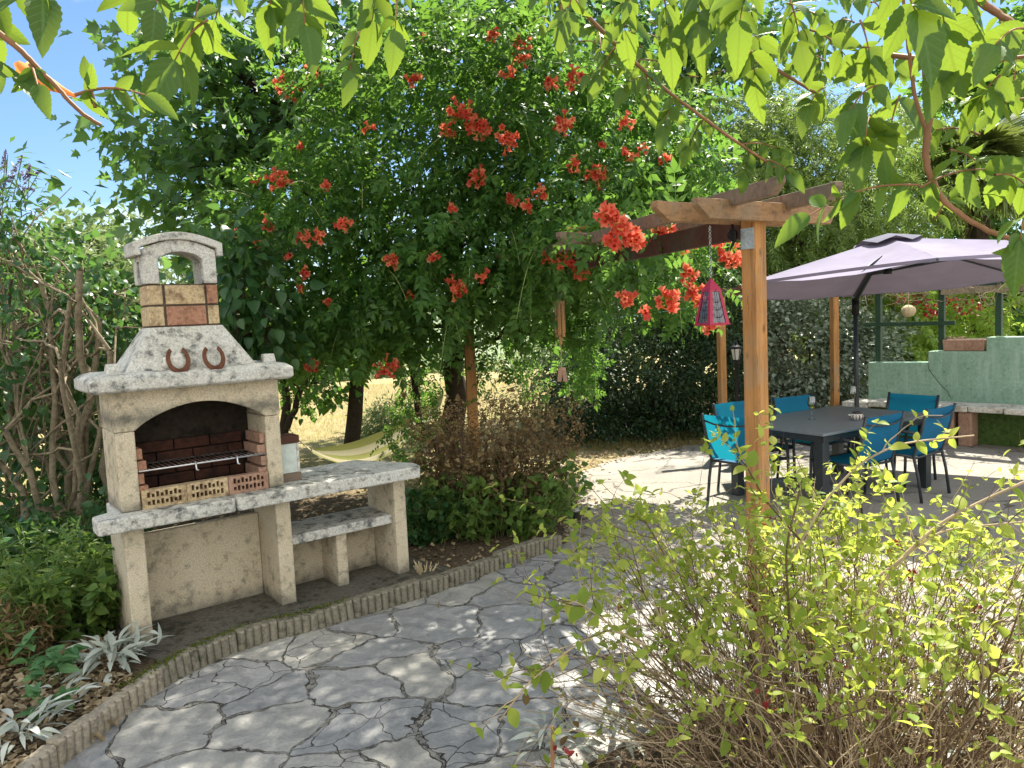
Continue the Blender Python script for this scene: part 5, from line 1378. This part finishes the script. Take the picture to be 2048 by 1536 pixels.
link('fibre', scatter_mesh('fibre', T_BLADE, P, np.column_stack([np.cos(a) * .6, np.sin(a) * .6, -np.ones(n)]), rdir(n), .35, None), MAT['dry'], pm, world=True)

# left side
tree('round_tree', 'rounded pale green tree in the distance behind the barbecue chimney', 'tree', at(170, 700, 26) * A3(1, 1, 0) - A3(0, 0, .2),
     [lobe(170, 560, 25, 110, 110, 2.0), lobe(90, 600, 25, 110, 100, 1.8), lobe(240, 610, 24, 70, 100, 1.5), lobe(160, 660, 24, 150, 70, 1.5)], T_BROAD, .22, 330, 34, .42, MAT['far'], MAT['bark'], trunk_r=.2, nlimb=16)
tree('grey_green_tree', 'grey green tree further back, to the left of the chimney between sky and shrub', 'tree', at(400, 720, 22) * A3(1, 1, 0),
     [lobe(330, 520, 20, 70, 90, 1.2), lobe(400, 640, 20, 110, 90, 1.3), lobe(20, 560, 18, 70, 100, 1.2)], T_NARROW, .25, 130, 34, .4, MAT['far'], MAT['bark'], trunk_r=.12, nlimb=14)
def stems(base, tips_px, D0, r0_):
    return [(base + rng.normal(size=3) * A3(.15, .15, 0), at(px, py, D0 + rng.normal() * .3), r0_ * rng.uniform(.6, 1.2)) for px, py in tips_px]
lbase = at(150, 1080, 6.6) * A3(1, 1, 0) + A3(0, 0, .04)
tree('lilac_shrub', 'tall many stemmed shrub with pale branches left of the barbecue', 'shrub', lbase,
     [lobe(60, 560, 6.6, 120, 110, .7), lobe(180, 560, 6.8, 90, 70, .6), lobe(40, 760, 6.6, 110, 130, .7), lobe(170, 760, 7.0, 110, 120, .6), lobe(60, 950, 6.8, 140, 110, .6), lobe(200, 640, 7.0, 70, 100, .5), lobe(0, 470, 6.6, 60, 60, .5)],
     T_BROAD, .080, 200, 15, .17, MAT['lilac'], MAT['bark_pale'], trunks=stems(lbase, [(20, 620), (80, 560), (140, 600), (200, 640), (120, 720), (60, 520), (-40, 700), (190, 760), (230, 820), (-60, 800), (10, 860), (100, 640), (160, 540), (220, 700)], 6.35, .034), nlimb=70, limb_r=.35, droop=.7)
tree('dark_undergrowth', 'dense dark undergrowth behind the left shrub and barbecue', 'shrub', at(150, 1000, 8.4) * A3(1, 1, 0),
     [lobe(80, 900, 8.4, 190, 190, .6), lobe(230, 860, 8.6, 90, 150, .5), lobe(20, 700, 8.8, 150, 150, .6), lobe(190, 700, 9.0, 100, 90, .6)],
     T_BROAD, .085, 330, 24, .2, MAT['lilac'], MAT['bark_dark'], trunk_r=.03, nlimb=30, zmin=.05)
rb = at(480, 900, 7.4) * A3(1, 1, 0) + A3(0, 0, .03)
tree('young_lilac', 'leafy upright shrub with heart shaped leaves just right of the barbecue chimney', 'shrub', rb,
     [lobe(490, 560, 6.9, 70, 90, .4), lobe(520, 650, 7.1, 70, 60, .4), lobe(470, 480, 6.9, 40, 40, .3)], T_BROAD, .12, 60, 12, .14, MAT['lilac'], MAT['bark'],
     trunks=stems(rb, [(480, 560), (520, 640), (500, 500)], 7.0, .02), nlimb=16, droop=1.0)
# buddleia with mauve spikes
bd = at(10, 900, 7.6) * A3(1, 1, 0)
tb_ = tree('butterfly_bush', 'butterfly bush with fading mauve flower spikes at the left edge', 'shrub', bd, [lobe(10, 420, 7.4, 60, 60, .4), lobe(-30, 350, 7.4, 60, 60, .4)], T_NARROW, .13, 30, 12, .16, MAT['lilac'], MAT['bark'], trunk_r=.025, nlimb=12, fork=.9)
P = []; D = []; pth = []
for px, py, qx, qy in ((20, 360, 45, 310), (45, 350, 78, 345), (30, 375, 70, 380), (0, 350, 12, 300), (-5, 380, 30, 350), (50, 365, 60, 330)):
    a = at(px, py, 7.3); b = at(qx, qy, 7.3); pth.append((np.linspace(a - A3(0, 0, .2), b, 6), .004))
    for k in range(90): u = rng.random(); P.append(a * (1 - u) + b * u + rng.normal(size=3) * .014 * (1.3 - u)); D.append(rng.normal(size=3))
link('flower_spike', scatter_mesh('flower_spike', T_FLAKE, P, np.array(D), rdir(len(P)), .016), MAT['mauve'], tb_, world=True)
link('flower_stalk', tubes_mesh('flower_stalk', pth, 4), MAT['stem_green'], tb_, world=True)
# small tree by the hammock and field bushes
hb = at(572, 905, 10.6) * A3(1, 1, 0)
tree('small_tree', 'small dark trunked tree holding the left hammock rope', 'tree', hb, [lobe(600, 710, 10.8, 110, 45, .8), lobe(640, 790, 11.2, 40, 22, .4), lobe(520, 640, 11, 100, 80, .8), lobe(700, 680, 11.2, 90, 50, .7)],
     T_BROAD, .10, 110, 22, .18, MAT['vine'], MAT['bark_dark'], trunks=[(hb, at(570, 640, 10.7), .07), (at(572, 860, 10.6), at(625, 720, 10.7), .05)], nlimb=22, flat=1.2)
tree('round_bush', 'rounded green bush on the lawn behind the hammock', 'shrub', at(750, 860, 13) * A3(1, 1, 0), [lobe(755, 855, 13, 40, 32, .35), lobe(790, 840, 13.2, 45, 42, .4), lobe(735, 872, 12.8, 22, 20, .2)], T_NARROW, .08, 130, 40, .10, MAT['far'], MAT['bark'], trunk_r=.03, nlimb=6, zmin=-.05)
for lab, args in (('olive green tree line at the far edge of the lawn, left of the vine trunk', [(640, 740, 30), (730, 735, 32), (560, 730, 28)]), ('pale green bushes on the slope seen right of the vine trunk', [(1010, 770, 34), (1100, 740, 36), (880, 765, 36)])):
    tree('field_trees', lab, 'trees', at(args[0][0], 800, args[0][2]) * A3(1, 1, 0) - A3(0, 0, .5), [lobe(px, py, Y, 75, 45, 1.6) for px, py, Y in args], T_BROAD, .26, 150, 34, .45, MAT['far'], MAT['bark'], trunk_r=.1, nlimb=8)

# dry hydrangea-like shrub and green undergrowth by the kerb
def stem_plant(name, label, cat, base, n, spread, h, leaf_t, leaf_s, leafm, stemm, per=14, heads=None, group=None, r=.006, lean=(0, 0), low=.15):
    th = thing(name, label, cat, base, 0, group); paths = []; P = []; D = []; tips = []
    for i in range(n):
        a = rng.uniform(0, 2 * math.pi); q = rng.uniform(0, 1) ** .5; b0 = A3(*base) + A3(math.cos(a) * spread[0] * q * .55, math.sin(a) * spread[1] * q * .55, 0)
        hh_ = h * rng.uniform(.55, 1.12); tip = b0 + A3(math.cos(a) * spread[0] * q * .6 + lean[0], math.sin(a) * spread[1] * q * .6 + lean[1], hh_)
        p = limb(b0, tip, 0, 9, .03); paths.append((p, np.linspace(r, r * .35, 9))); tips.append(p[-1])
        for k in range(per):
            u = rng.uniform(low, 1) * 8; j = min(7, int(u)); pos = p[j] + (p[j + 1] - p[j]) * (u - j); aa = rng.uniform(0, 2 * math.pi)
            P.append(pos); D.append((math.cos(aa), math.sin(aa), rng.uniform(-.5, .5)))
            if rng.random() < .12:
                e = pos + A3(math.cos(aa), math.sin(aa), .6) * h * .14; paths.append((np.array([pos, (pos + e) / 2, e]), r * .35))
                for _ in range(3): P.append(e + rng.normal(size=3) * .01); D.append(rng.normal(size=3) + A3(0, 0, .2))
    P = np.array(P); D = np.array(D)
    link('foliage', scatter_mesh('foliage', leaf_t, P, D, unit(rng.normal(size=P.shape) * .5 + A3(0, 0, 1)), leaf_s * rng.uniform(.6, 1.25, len(P))), leafm, th, world=True)
    if n <= 10:
        for q in [k_ for k_ in paths if len(k_[0]) > 3]: link('stem', tubes_mesh('stem', [q], 4), stemm, th, world=True)
    else: link('stem', tubes_mesh('stem', paths, 4), stemm, th, world=True)
    return th, np.array(tips), paths
hs_ = at(1000, 1040, 6.75) * A3(1, 1, 0) + A3(0, 0, .04)
dsh, tips, _ = stem_plant('dry_shrub', 'waist high dried out brown shrub under the vine, green leaves low down', 'shrub', hs_, 190, (.68, .6), 1.02, T_BROAD, .048, MAT['dry'], MAT['twig_dark'], per=11, low=.35, r=.005)
P = np.repeat(tips, 22, 0) + rng.normal(size=(len(tips) * 22, 3)) * A3(.042, .042, .030)
link('seed_head', scatter_mesh('seed_head', T_OVAL, P, rdir(len(P)), rdir(len(P)), .022), MAT['dry'], dsh, world=True)
stem_plant('leafy_undergrowth', 'low green leafy growth around the foot of the dry shrub', 'plant', hs_ + A3(0, -.12, 0), 200, (.70, .62), .55, T_BROAD, .075, MAT['herb'], MAT['stem_green'], per=10, low=.1, r=.004)
stem_plant('leafy_undergrowth', 'dark green leaves against the right end of the barbecue counter', 'plant', at(850, 1040, 6.4) * A3(1, 1, 0) + A3(0, 0, .04), 80, (.30, .30), .42, T_BROAD, .07, MAT['lilac'], MAT['stem_green'], per=12, low=.05, r=.004)
stem_plant('cut_stubble', 'cut pale plant stubs beside the right barbecue leg', 'plant', gp(850, 1150, .05), 22, (.09, .09), .10, T_BLADE, .05, MAT['grass'], MAT['straw'], per=1, r=.007)
# left bed
stem_plant('goldenrod', 'tall yellowing weed stems with narrow leaves at the left edge', 'plant', gp(60, 1290, .05), 42, (.42, .5), .62, T_NARROW, .085, MAT['herb'], MAT['stem_green'], per=34, low=.2, r=.004)
stem_plant('green_weeds', 'green weedy plants between the left shrub and the barbecue leg', 'plant', gp(175, 1260, .05), 60, (.35, .4), .48, T_BROAD, .07, MAT['herb'], MAT['stem_green'], per=20, low=.1, r=.003)
stem_plant('green_weeds', 'dark leafy weeds at the back of the left bed below the pale branches', 'plant', gp(110, 1160, .05), 90, (.8, .5), .55, T_BROAD, .075, MAT['lilac'], MAT['stem_green'], per=18, low=.05, r=.003)
stem_plant('withered_weed', 'brown withered weed drooping at the left edge of the bed', 'plant', gp(30, 1330, .05), 40, (.3, .25), .36, T_NARROW, .07, MAT['dry'], MAT['twig_dark'], per=26, low=.1, r=.003)
stem_plant('bramble', 'bramble shoot with fresh green toothed leaves in the left bed', 'plant', gp(75, 1380, .05), 7, (.18, .16), .22, T_TOOTH, .085, MAT['bramble'], MAT['stem_green'], per=8, low=.5, r=.003)
stem_plant('bramble', 'small bramble shoot with green leaves near the pale kerb blocks', 'plant', gp(105, 1440, .05), 4, (.07, .07), .13, T_TOOTH, .07, MAT['bramble'], MAT['stem_green'], per=6, low=.6, r=.003)
def rosette(px, py, n, L, lab, z=.05, spread=.1):
    b = gp(px, py, z); th = thing('lambs_ear', lab, 'plant', b, 0, 'silvery woolly leaved plants'); P = []; D = []; st = []
    for i in range(n):
        a = rng.uniform(0, 2 * math.pi); el = rng.uniform(.25, 1.2); o_ = rng.uniform(0, spread); hgt = rng.uniform(.0, .12)
        p = b + A3(math.cos(a) * o_, math.sin(a) * o_, .01 + hgt); P.append(p); D.append((math.cos(a) * math.cos(el), math.sin(a) * math.cos(el), math.sin(el)))
        st.append((np.array([b + A3(0, 0, -.01), (b + p) / 2 + A3(0, 0, .01), p]), .004))
    P = np.array(P); D = np.array(D); link('leaf', scatter_mesh('leaf', T_LAMB, P, D, unit(np.tile(A3(0, 0, 1), (n, 1)) + rng.normal(size=(n, 3)) * .3), L * rng.uniform(.6, 1.15, n)), MAT['lamb'], th, world=True, smooth=True)
rosette(225, 1335, 75, .135, 'largest silvery woolly leaved plant, spilling over the kerb by the barbecue leg', .06, .16)
rosette(185, 1250, 34, .11, 'silvery woolly leaved plant tucked against the left barbecue leg', .06, .1)
rosette(45, 1490, 40, .12, 'silvery woolly leaved plant in the bottom left corner of the bed', .05, .14)
rosette(130, 1420, 14, .10, 'small silvery woolly leaved plant behind the pale kerb blocks', .05, .1)
rosette(300, 1310, 8, .10, 'few silvery leaves lying on the kerb at the foot of the barbecue leg', .08, .06)
for px, py, l_ in ((1100, 1500, 'silvery woolly leaved clump at the bottom, left of the bush stems'), (1230, 1490, 'silvery woolly leaved clump under the left side of the leafy bush'), (1960, 1420, 'silvery woolly leaved clump right of the bush stems in the sun'), (2040, 1400, 'silvery woolly leaved clump at the right edge beside the boulder'), (1900, 1480, 'silvery woolly leaved clump low under the right side of the bush')):
    rosette(px, py, 36, .095, l_, .02, .16)

# leaf litter, grass, moss (uncountable)
def stuff(name, label, me, m): return tag(link(name, me, m), label, None, None, 'stuff')
n = 5200
P = np.column_stack([rng.uniform(-4.2, .6, n), rng.uniform(3.0, 9.2, n), np.full(n, .07)])
P = np.concatenate([P, np.column_stack([rng.uniform(-3.3, -1.9, 4200), rng.uniform(2.9, 4.6, 4200), rng.uniform(.06, .085, 4200)])])
d = np.array([np.min(np.linalg.norm(KF - p[:2], axis=1)) for p in P])
kfi = np.array([np.argmin(np.linalg.norm(KF - p[:2], axis=1)) for p in P]); tg_ = np.gradient(KF, axis=0)[kfi]
sd2 = tg_[:, 0] * (P[:, 1] - KF[kfi, 1]) - tg_[:, 1] * (P[:, 0] - KF[kfi, 0])
loc_ = (P - BO); lx = loc_ @ bx; ly = loc_ @ by
keep = (sd2 > 0) & (d > .09) & ~((lx > -.1) & (lx < 2.0) & (ly < .6) & (ly > -.5)); P = P[keep]; n = len(P)
stuff('leaf_litter', 'brown dead leaves and twigs strewn over the soil behind the kerb', scatter_mesh('leaf_litter', T_FLAKE, P + rng.normal(size=(n, 3)) * A3(0, 0, .008), rdir(n) * A3(1, 1, .3), rdir(n) * .5 + A3(0, 0, 1), rng.uniform(.012, .045, n)), MAT['litter'])
n = 2600; P = np.column_stack([rng.uniform(.2, 3.2, n), rng.uniform(1.7, 3.7, n), np.full(n, .02)]); k = ((P[:, 0] - 1.6) / 1.4) ** 2 + ((P[:, 1] - 2.65) / .95) ** 2 < 1; P = P[k]; n = len(P)
stuff('leaf_litter', 'brown dead leaves under the foreground bush', scatter_mesh('leaf_litter', T_FLAKE, P, rdir(n) * A3(1, 1, .3), rdir(n) * .5 + A3(0, 0, 1), rng.uniform(.012, .04, n)), MAT['litter'])
n = 1500; t = rng.uniform(0, 1, n); ed = np.array(tl + [(5.5, 11.3)]); ii = (t * (len(ed) - 2)).astype(int) + 0; P = np.column_stack([ed[ii] + rng.normal(size=(n, 2)) * A3(.18, .22) + A3(-.1, .22), np.full(n, .0)]); P[:, 2] = .006
stuff('leaf_litter', 'pale dry litter along the back edge of the terrace', scatter_mesh('leaf_litter', T_FLAKE, P, rdir(n) * A3(1, 1, .3), rdir(n) * .5 + A3(0, 0, 1), rng.uniform(.012, .05, n)), MAT['litter'])
def grass(n, x, y, h, lab, name='dry_grass', m='grass', z=-.03, wd=.35):
    P = np.column_stack([rng.uniform(*x, n), rng.uniform(*y, n), np.full(n, z)]); P = P[~((P[:, 0] > -.2 + (P[:, 1] - 9) * .0) & (P[:, 1] < 10.6) & (P[:, 0] > .5))]
    n = len(P); stuff(name, lab, scatter_mesh(name, T_BLADE, P, unit(rng.normal(size=(n, 3)) * .55 + A3(0, 0, 1)), rdir(n), h * rng.uniform(.5, 1.3, n), np.full(n, wd)), MAT[m])
grass(70000, (-7.5, 1.5), (9.0, 24), .085, 'short straw coloured grass over the lawn by the hammock', wd=.9)
grass(9000, (1.0, 4.2), (10.7, 11.9), .12, 'sunlit dry grass strip between terrace and hedge', wd=.6)
n = 900; q = rng.integers(30, 62, n) % (len(KF) - 1); P = np.column_stack([KF[q] + rng.normal(size=(n, 2)) * .02 + np.array([-.035, .035]), np.full(n, .118)])
stuff('moss', 'small moss cushions on the kerb below the barbecue', scatter_mesh('moss', T_FLAKE, P, rdir(n), rdir(n), rng.uniform(.006, .014, n)), MAT['moss'])

# =================================================================== OVERHEAD VINES (near the camera)
T_N = T_TOOTH
def overhead(label, shoot_sprays, branches, scatter_px=(), bm_='stem_brown', name='overhanging_vine', lm='vine_near'):
    store = []; sts = []
    th = thing(name, label, 'climbing plant', branches[0][0])
    for pts, r_ in [(b[:-1], b[-1]) for b in branches]:
        P = np.array(pts); m_ = len(P); u = np.linspace(0, m_ - 1, m_ * 8)
        # Catmull-like smoothing
        Q = np.stack([np.interp(u, np.arange(m_), P[:, i]) for i in range(3)], 1)
        for _ in range(6): Q[1:-1] = Q[1:-1] * .5 + (Q[:-2] + Q[2:]) * .25
        Q[1:-1] += rng.normal(size=(len(Q) - 2, 3)) * r_ * .07
        sts.append((Q, np.linspace(r_, r_ * .55, len(Q))))
    for ax_, ay, bx_, by_, Y, pairs, lpx in shoot_sprays:
        A_ = at(ax_, ay, Y); B_ = at(bx_, by_, Y + rng.uniform(-.08, .08)); compound(A_, B_, pairs, lpx * Y / F_PX, store, sts)
    for (x0, x1, y0, y1, Ya, Yb, n, lpx) in scatter_px:
        for _ in range(n):
            Y = rng.uniform(Ya, Yb); px, py = rng.uniform(x0, x1), rng.uniform(y0, y1); a = rng.uniform(-.5, 3.6)
            ln = lpx * rng.uniform(2.2, 3.3) ; compound(at(px, py, Y), at(px + math.cos(a) * ln, py + abs(math.sin(a)) * ln * .8, Y + rng.uniform(-.2, .2)), int(rng.integers(2, 5)), rng.uniform(.050, .085), store, sts)
    build_store('leaves', store, T_N, MAT[lm], th)
    link('stem', tubes_mesh('stem', sts, 6), MAT[bm_], th, world=True, smooth=True)
    return th
def pl(*pts): return [at(*p) for p in pts]
overhead('overhanging vine shoot with large toothed leaves in the top left corner',
    [(40, -80, -30, 10, 1.1, 2, 115), (50, -80, 85, -10, 1.1, 2, 105), (-70, -20, -30, 50, 1.1, 2, 100), (-40, 130, 30, 150, 1.1, 1, 75),
     (150, 190, 290, 190, 1.12, 3, 62), (60, 130, 75, 170, 1.12, 1, 60), (190, 215, 180, 165, 1.12, 1, 45)],
    [pl((-60, 20, 1.1), (35, 95, 1.1), (105, 165, 1.12), (160, 225, 1.12), (202, 250, 1.13)) + [.0048]])
o_tl = overhead('hanging vine shoots with bright toothed leaves along the top, left of the middle',
    [(280, -60, 255, 10, 1.5, 2, 75), (340, -80, 310, 20, 1.5, 2, 80), (420, -60, 385, 60, 1.45, 2, 110), (415, 40, 350, 120, 1.45, 2, 110), (470, -50, 430, 40, 1.5, 2, 90), (600, -60, 610, 50, 1.6, 3, 85), (560, -60, 540, 10, 1.5, 2, 90),
     (640, -60, 620, 30, 1.6, 2, 80), (760, -60, 745, 40, 1.7, 3, 80), (800, -40, 790, 60, 1.7, 2, 75), (720, 60, 700, 140, 1.8, 3, 62)],
    [pl((300, -160, 1.5), (360, -70, 1.5), (440, -60, 1.5), (620, -70, 1.6), (780, -90, 1.7)) + [.006]], [(500, 1000, -200, -90, 1.4, 1.9, 4, 26)])
overhead('overhanging vine canopy with a long bare brown shoot in the top centre',
    [(1530, 320, 1580, 345, 2.5, 3, 42), (1500, 305, 1490, 345, 2.5, 3, 42), (1480, 290, 1560, 300, 2.5, 3, 40), (1410, 235, 1380, 290, 2.5, 3, 45), (1350, 190, 1330, 250, 2.5, 3, 50), (1290, 140, 1300, 200, 2.4, 3, 48),
     (1230, 95, 1200, 150, 2.4, 3, 50), (1240, -40, 1250, 60, 2.2, 3, 75), (1160, -40, 1130, 40, 2.3, 3, 60), (1320, -40, 1340, 70, 2.0, 3, 90), (1390, -40, 1400, 40, 2.0, 3, 90)],
    [pl((1080, -80, 2.3), (1200, 60, 2.4), (1330, 180, 2.5), (1460, 275, 2.5), (1550, 335, 2.5)) + [.007], pl((1110, -60, 2.3), (1125, 20, 2.3), (1110, 90, 2.3)) + [.005]],
    [(1050, 1480, -160, -10, 1.9, 3.0, 26, 28), (1180, 1480, 20, 200, 2.4, 3.6, 18, 22)])
overhead('big overhanging vine branch curling down on the right with broad toothed leaves',
    [(1500, -50, 1480, 40, 1.7, 3, 90), (1440, -50, 1460, 60, 1.9, 3, 85), (1500, 100, 1510, 150, 1.9, 2, 85), (1580, 0, 1600, 80, 1.9, 3, 80), (1620, 60, 1690, 110, 1.9, 3, 75), (1720, 40, 1740, 110, 1.8, 2, 85),
     (1790, -40, 1830, 20, 1.5, 2, 130), (1870, -50, 1890, 60, 1.5, 2, 130), (1930, 80, 1900, 120, 1.6, 1, 110), (1760, 170, 1700, 220, 1.8, 3, 75), (1800, 190, 1780, 260, 1.8, 2, 90), (1740, 230, 1730, 290, 1.8, 2, 80),
     (1650, 175, 1620, 210, 2.0, 3, 62), (1840, 370, 1620, 430, 1.7, 5, 78), (1840, 375, 1990, 340, 1.7, 3, 85), (1990, 350, 2060, 380, 1.6, 3, 95), (1960, 270, 1870, 260, 1.8, 3, 60), (2000, 150, 1960, 200, 1.7, 3, 75), (2060, 60, 1990, 90, 1.6, 3, 90),
     (2050, 430, 2040, 480, 1.5, 2, 95), (2060, 480, 2035, 520, 1.5, 1, 80), (1900, 300, 1960, 330, 1.8, 3, 55), (1870, 440, 1900, 395, 1.9, 3, 40)],
    [pl((1835, -120, 1.6), (1840, 60, 1.65), (1862, 200, 1.7), (1848, 320, 1.7), (1880, 400, 1.7), (1960, 455, 1.65), (2080, 500, 1.6)) + [.0095],
     pl((1860, 280, 1.7), (1830, 200, 1.7), (1812, 60, 1.68), (1800, -80, 1.65)) + [.005], pl((1760, 108, 1.9), (1880, 122, 1.8), (1970, 125, 1.7), (2100, 105, 1.65)) + [.0065],
     pl((1900, -40, 1.7), (1985, 20, 1.7), (2080, 80, 1.6)) + [.010], pl((1380, -30, 2.0), (1480, 90, 2.0), (1570, 150, 1.95), (1630, 185, 1.95)) + [.006]],
    [(1480, 2100, -170, -60, 1.4, 2.4, 18, 30), (1900, 2100, 60, 240, 2.0, 2.8, 6, 24), (1500, 1750, 0, 120, 2.2, 3.2, 10, 22), (1500, 2100, -80, 130, 2.0, 3.0, 16, 28)])
# shading canopy overhead, out of the frame above the path: continues the vine that fills the top of the view
store = []; sts = []
for _ in range(3600):
    x = rng.uniform(-3.2, 1.75); y = rng.uniform(3.8, 8.6); z = EYE + .52 * y + .25 + rng.uniform(0, .5)
    a = rng.uniform(0, 6.28); compound(A3(x, y, z), A3(x + .34 * math.cos(a), y + .34 * math.sin(a), z - .08), 3, rng.uniform(.08, .115), store, sts)
oh = thing('vine_canopy', 'leafy vine roof above the paved path, casting dappled shade', 'climbing plant', (-.5, 4, 4)); build_store('leaves', store, T_OVAL, MAT['vine_near'], oh); link('stem', tubes_mesh('stem', sts, 4), MAT['stem_brown'], oh, world=True)
# orange trumpet flower, near, top left
fn = thing('trumpet_flower', 'single large orange trumpet flower hanging near the top left vine shoot', 'flower', at(60, 150, 1.35)); A_ = at(150, 192, 1.33); B_ = at(50, 146, 1.38)
n_ = 14; V = []; L_ = np.linalg.norm(B_ - A_); dx = unit(B_ - A_); s1_ = unit(np.cross(dx, A3(0, 0, 1))); s2v = np.cross(s1_, dx); pr = [(0, .003), (.2, .005), (.45, .010), (.7, .0125), (.88, .0145), (1.0, .021)]
for y, r_ in pr:
    for k in range(n_): a = 2 * math.pi * k / n_; rr_ = r_ * (1 + (.25 * math.cos(5 * a) if y > .85 else 0)); V.append(A_ + dx * L_ * y + (s1_ * math.cos(a) + s2v * math.sin(a)) * rr_)
MB().add(V, [(i * n_ + k, i * n_ + (k + 1) % n_, (i + 1) * n_ + (k + 1) % n_, (i + 1) * n_ + k) for i in range(5) for k in range(n_)]).build('petals', MAT['flower_tube'], fn, world=True, smooth=True)

# =================================================================== FOREGROUND BUSH
fbs = A3(1.22, 2.75, .02)
fb_ = thing('weigela_bush', 'sunlit twiggy foreground bush with yellow green leaves and a few dried red flowers', 'shrub', fbs)
paths = []; dark = []; P = []; D = []; Nn = []; Sc = []; red = []
def leaf_pair(p, t, s_):
    a = unit(np.cross(t, rng.normal(size=3)))
    for k in (-1, 1):
        P.append(p); D.append(unit(a * k + t * .5 + A3(0, 0, rng.uniform(-.35, .35)))); Nn.append(unit(A3(0, 0, 1) + rng.normal(size=3) * .55)); Sc.append(s_ * rng.uniform(.4, 1.35))
def twig(p0, d0, L, r_, lvl):
    n_ = 9; pts = [p0]; d = unit(d0)
    for i in range(n_): d = unit(d + rng.normal(size=3) * (.10 if lvl == 0 else .17) + A3(0, 0, -.035 if lvl == 0 else .02)); pts.append(pts[-1] + d * L / n_)
    pts = np.array(pts); (dark if rng.random() < .5 else paths).append((pts, np.linspace(r_, r_ * .4, n_ + 1)))
    if lvl < 2:
        for _ in range(rng.integers(3, 6) if lvl == 0 else rng.integers(1, 4)):
            j = rng.integers(3, n_); s_ = unit(pts[j] - pts[j - 1]); o_ = unit(np.cross(s_, rng.normal(size=3))); twig(pts[j], s_ + o_ * rng.uniform(.5, 1.1), L * rng.uniform(.25, .5), r_ * .5, lvl + 1)
    lo = {0: 5, 1: 3, 2: 1}[lvl]
    top = np.clip((pts[:, 2] - .60) / .4, .035, 1)
    for j in range(lo, n_ + 1):
        if rng.random() < .42 * top[j]:
            leaf_pair(pts[j], unit(pts[j] - pts[j - 1]), .043 if lvl == 0 else .035)
    if rng.random() < .012 and pts[-1][2] > .6: red.append(pts[-1])
for i in range(440):
    a = rng.uniform(0, 2 * math.pi); q = rng.uniform(0, 1) ** .6
    b = (fbs if i < 360 else fbs + A3(-.18, .62, 0)) + A3(math.cos(a) * .42 * q, math.sin(a) * .36 * q, 0); el = rng.uniform(.62, 1.5) if q > .35 else rng.uniform(1.0, 1.5)
    d = A3(math.cos(a) * math.cos(el) * 1.25, math.sin(a) * math.cos(el) * .85, math.sin(el)); twig(b, d, rng.uniform(.62, 1.16) * (1 if i < 360 else .85), rng.uniform(.0026, .0050), 0)
# named canes
for pts_, r_, dk in (([(1640, 1560, 2.6), (1700, 1300, 2.55), (1770, 1150, 2.5), (1880, 1040, 2.45), (2090, 945, 2.4)], .0075, 0), ([(1580, 1120, 2.5), (1650, 1000, 2.45), (1720, 925, 2.4), (1800, 885, 2.4), (1948, 871, 2.4)], .0045, 0),
                 ([(1290, 1290, 2.4), (1220, 1255, 2.4), (1150, 1290, 2.35), (1060, 1360, 2.3), (1000, 1440, 2.3)], .0045, 0), ([(1600, 1080, 2.5), (1530, 1000, 2.45), (1470, 890, 2.4)], .0035, 1), ([(1560, 1400, 2.5), (1580, 1250, 2.5), (1570, 1100, 2.45), (1600, 980, 2.45)], .005, 1),
                 ([(1760, 1150, 2.5), (1880, 1060, 2.45), (2080, 1040, 2.4)], .0045, 0), ([(1850, 1540, 2.4), (1960, 1390, 2.4), (2020, 1280, 2.35), (2060, 1150, 2.3)], .004, 1), ([(1280, 1290, 2.4), (1150, 1200, 2.35), (1125, 1215, 2.35)], .003, 0), ([(1330, 1110, 2.5), (1290, 1040, 2.5), (1270, 1030, 2.5)], .003, 1)):
    K = np.array([at(*q) for q in pts_]); u = np.linspace(0, len(K) - 1, 26); Q = np.stack([np.interp(u, np.arange(len(K)), K[:, i]) for i in range(3)], 1)
    for _ in range(5): Q[1:-1] = Q[1:-1] * .5 + (Q[:-2] + Q[2:]) * .25
    (dark if dk else paths).append((Q, np.linspace(r_, r_ * .6, 26)))
    for j in range(8, 26, 3): leaf_pair(Q[j], unit(Q[j] - Q[j - 1]), .055)
    for j in range(6, 24, 5): twig(Q[j], unit(Q[j] - Q[j - 1]) + rng.normal(size=3) * .6 + A3(0, 0, .4), .22, .0022, 2)
link('twig', tubes_mesh('twig', paths, 5), MAT['twig'], fb_, world=True); link('dark_twig', tubes_mesh('dark_twig', dark, 5), MAT['twig_dark'], fb_, world=True)
link('foliage', scatter_mesh('foliage', leaf_blade(.30, 6, .10, -.22, 0, .42), P, np.array(D), np.array(Nn), np.array(Sc)), MAT['bush'], fb_, world=True, smooth=False)
red = np.array(red); n = len(red) * 9; Pr = np.repeat(red, 9, 0) + rng.normal(size=(n, 3)) * .012
link('dried_flower', scatter_mesh('dried_flower', T_OVAL, Pr, rdir(n), rdir(n), rng.uniform(.012, .026, n)), MAT['red_flower'], fb_, world=True)
n = 420; Pd = fbs + rng.normal(size=(n, 3)) * A3(.5, .4, .16) + A3(0, 0, .35)
link('withered_leaf', scatter_mesh('withered_leaf', T_OVAL, Pd, rdir(n), rdir(n), rng.uniform(.02, .05, n)), MAT['dry'], fb_, world=True)
MB().tube([at(1105, 1560, 2.2), at(1105, 1452, 2.2)], .006, 6).build('plant_stake', MAT['stem_brown']) 
tag(bpy.data.objects['plant_stake'], 'short brown stake standing in front of the silvery plants at the bottom', 'stake')
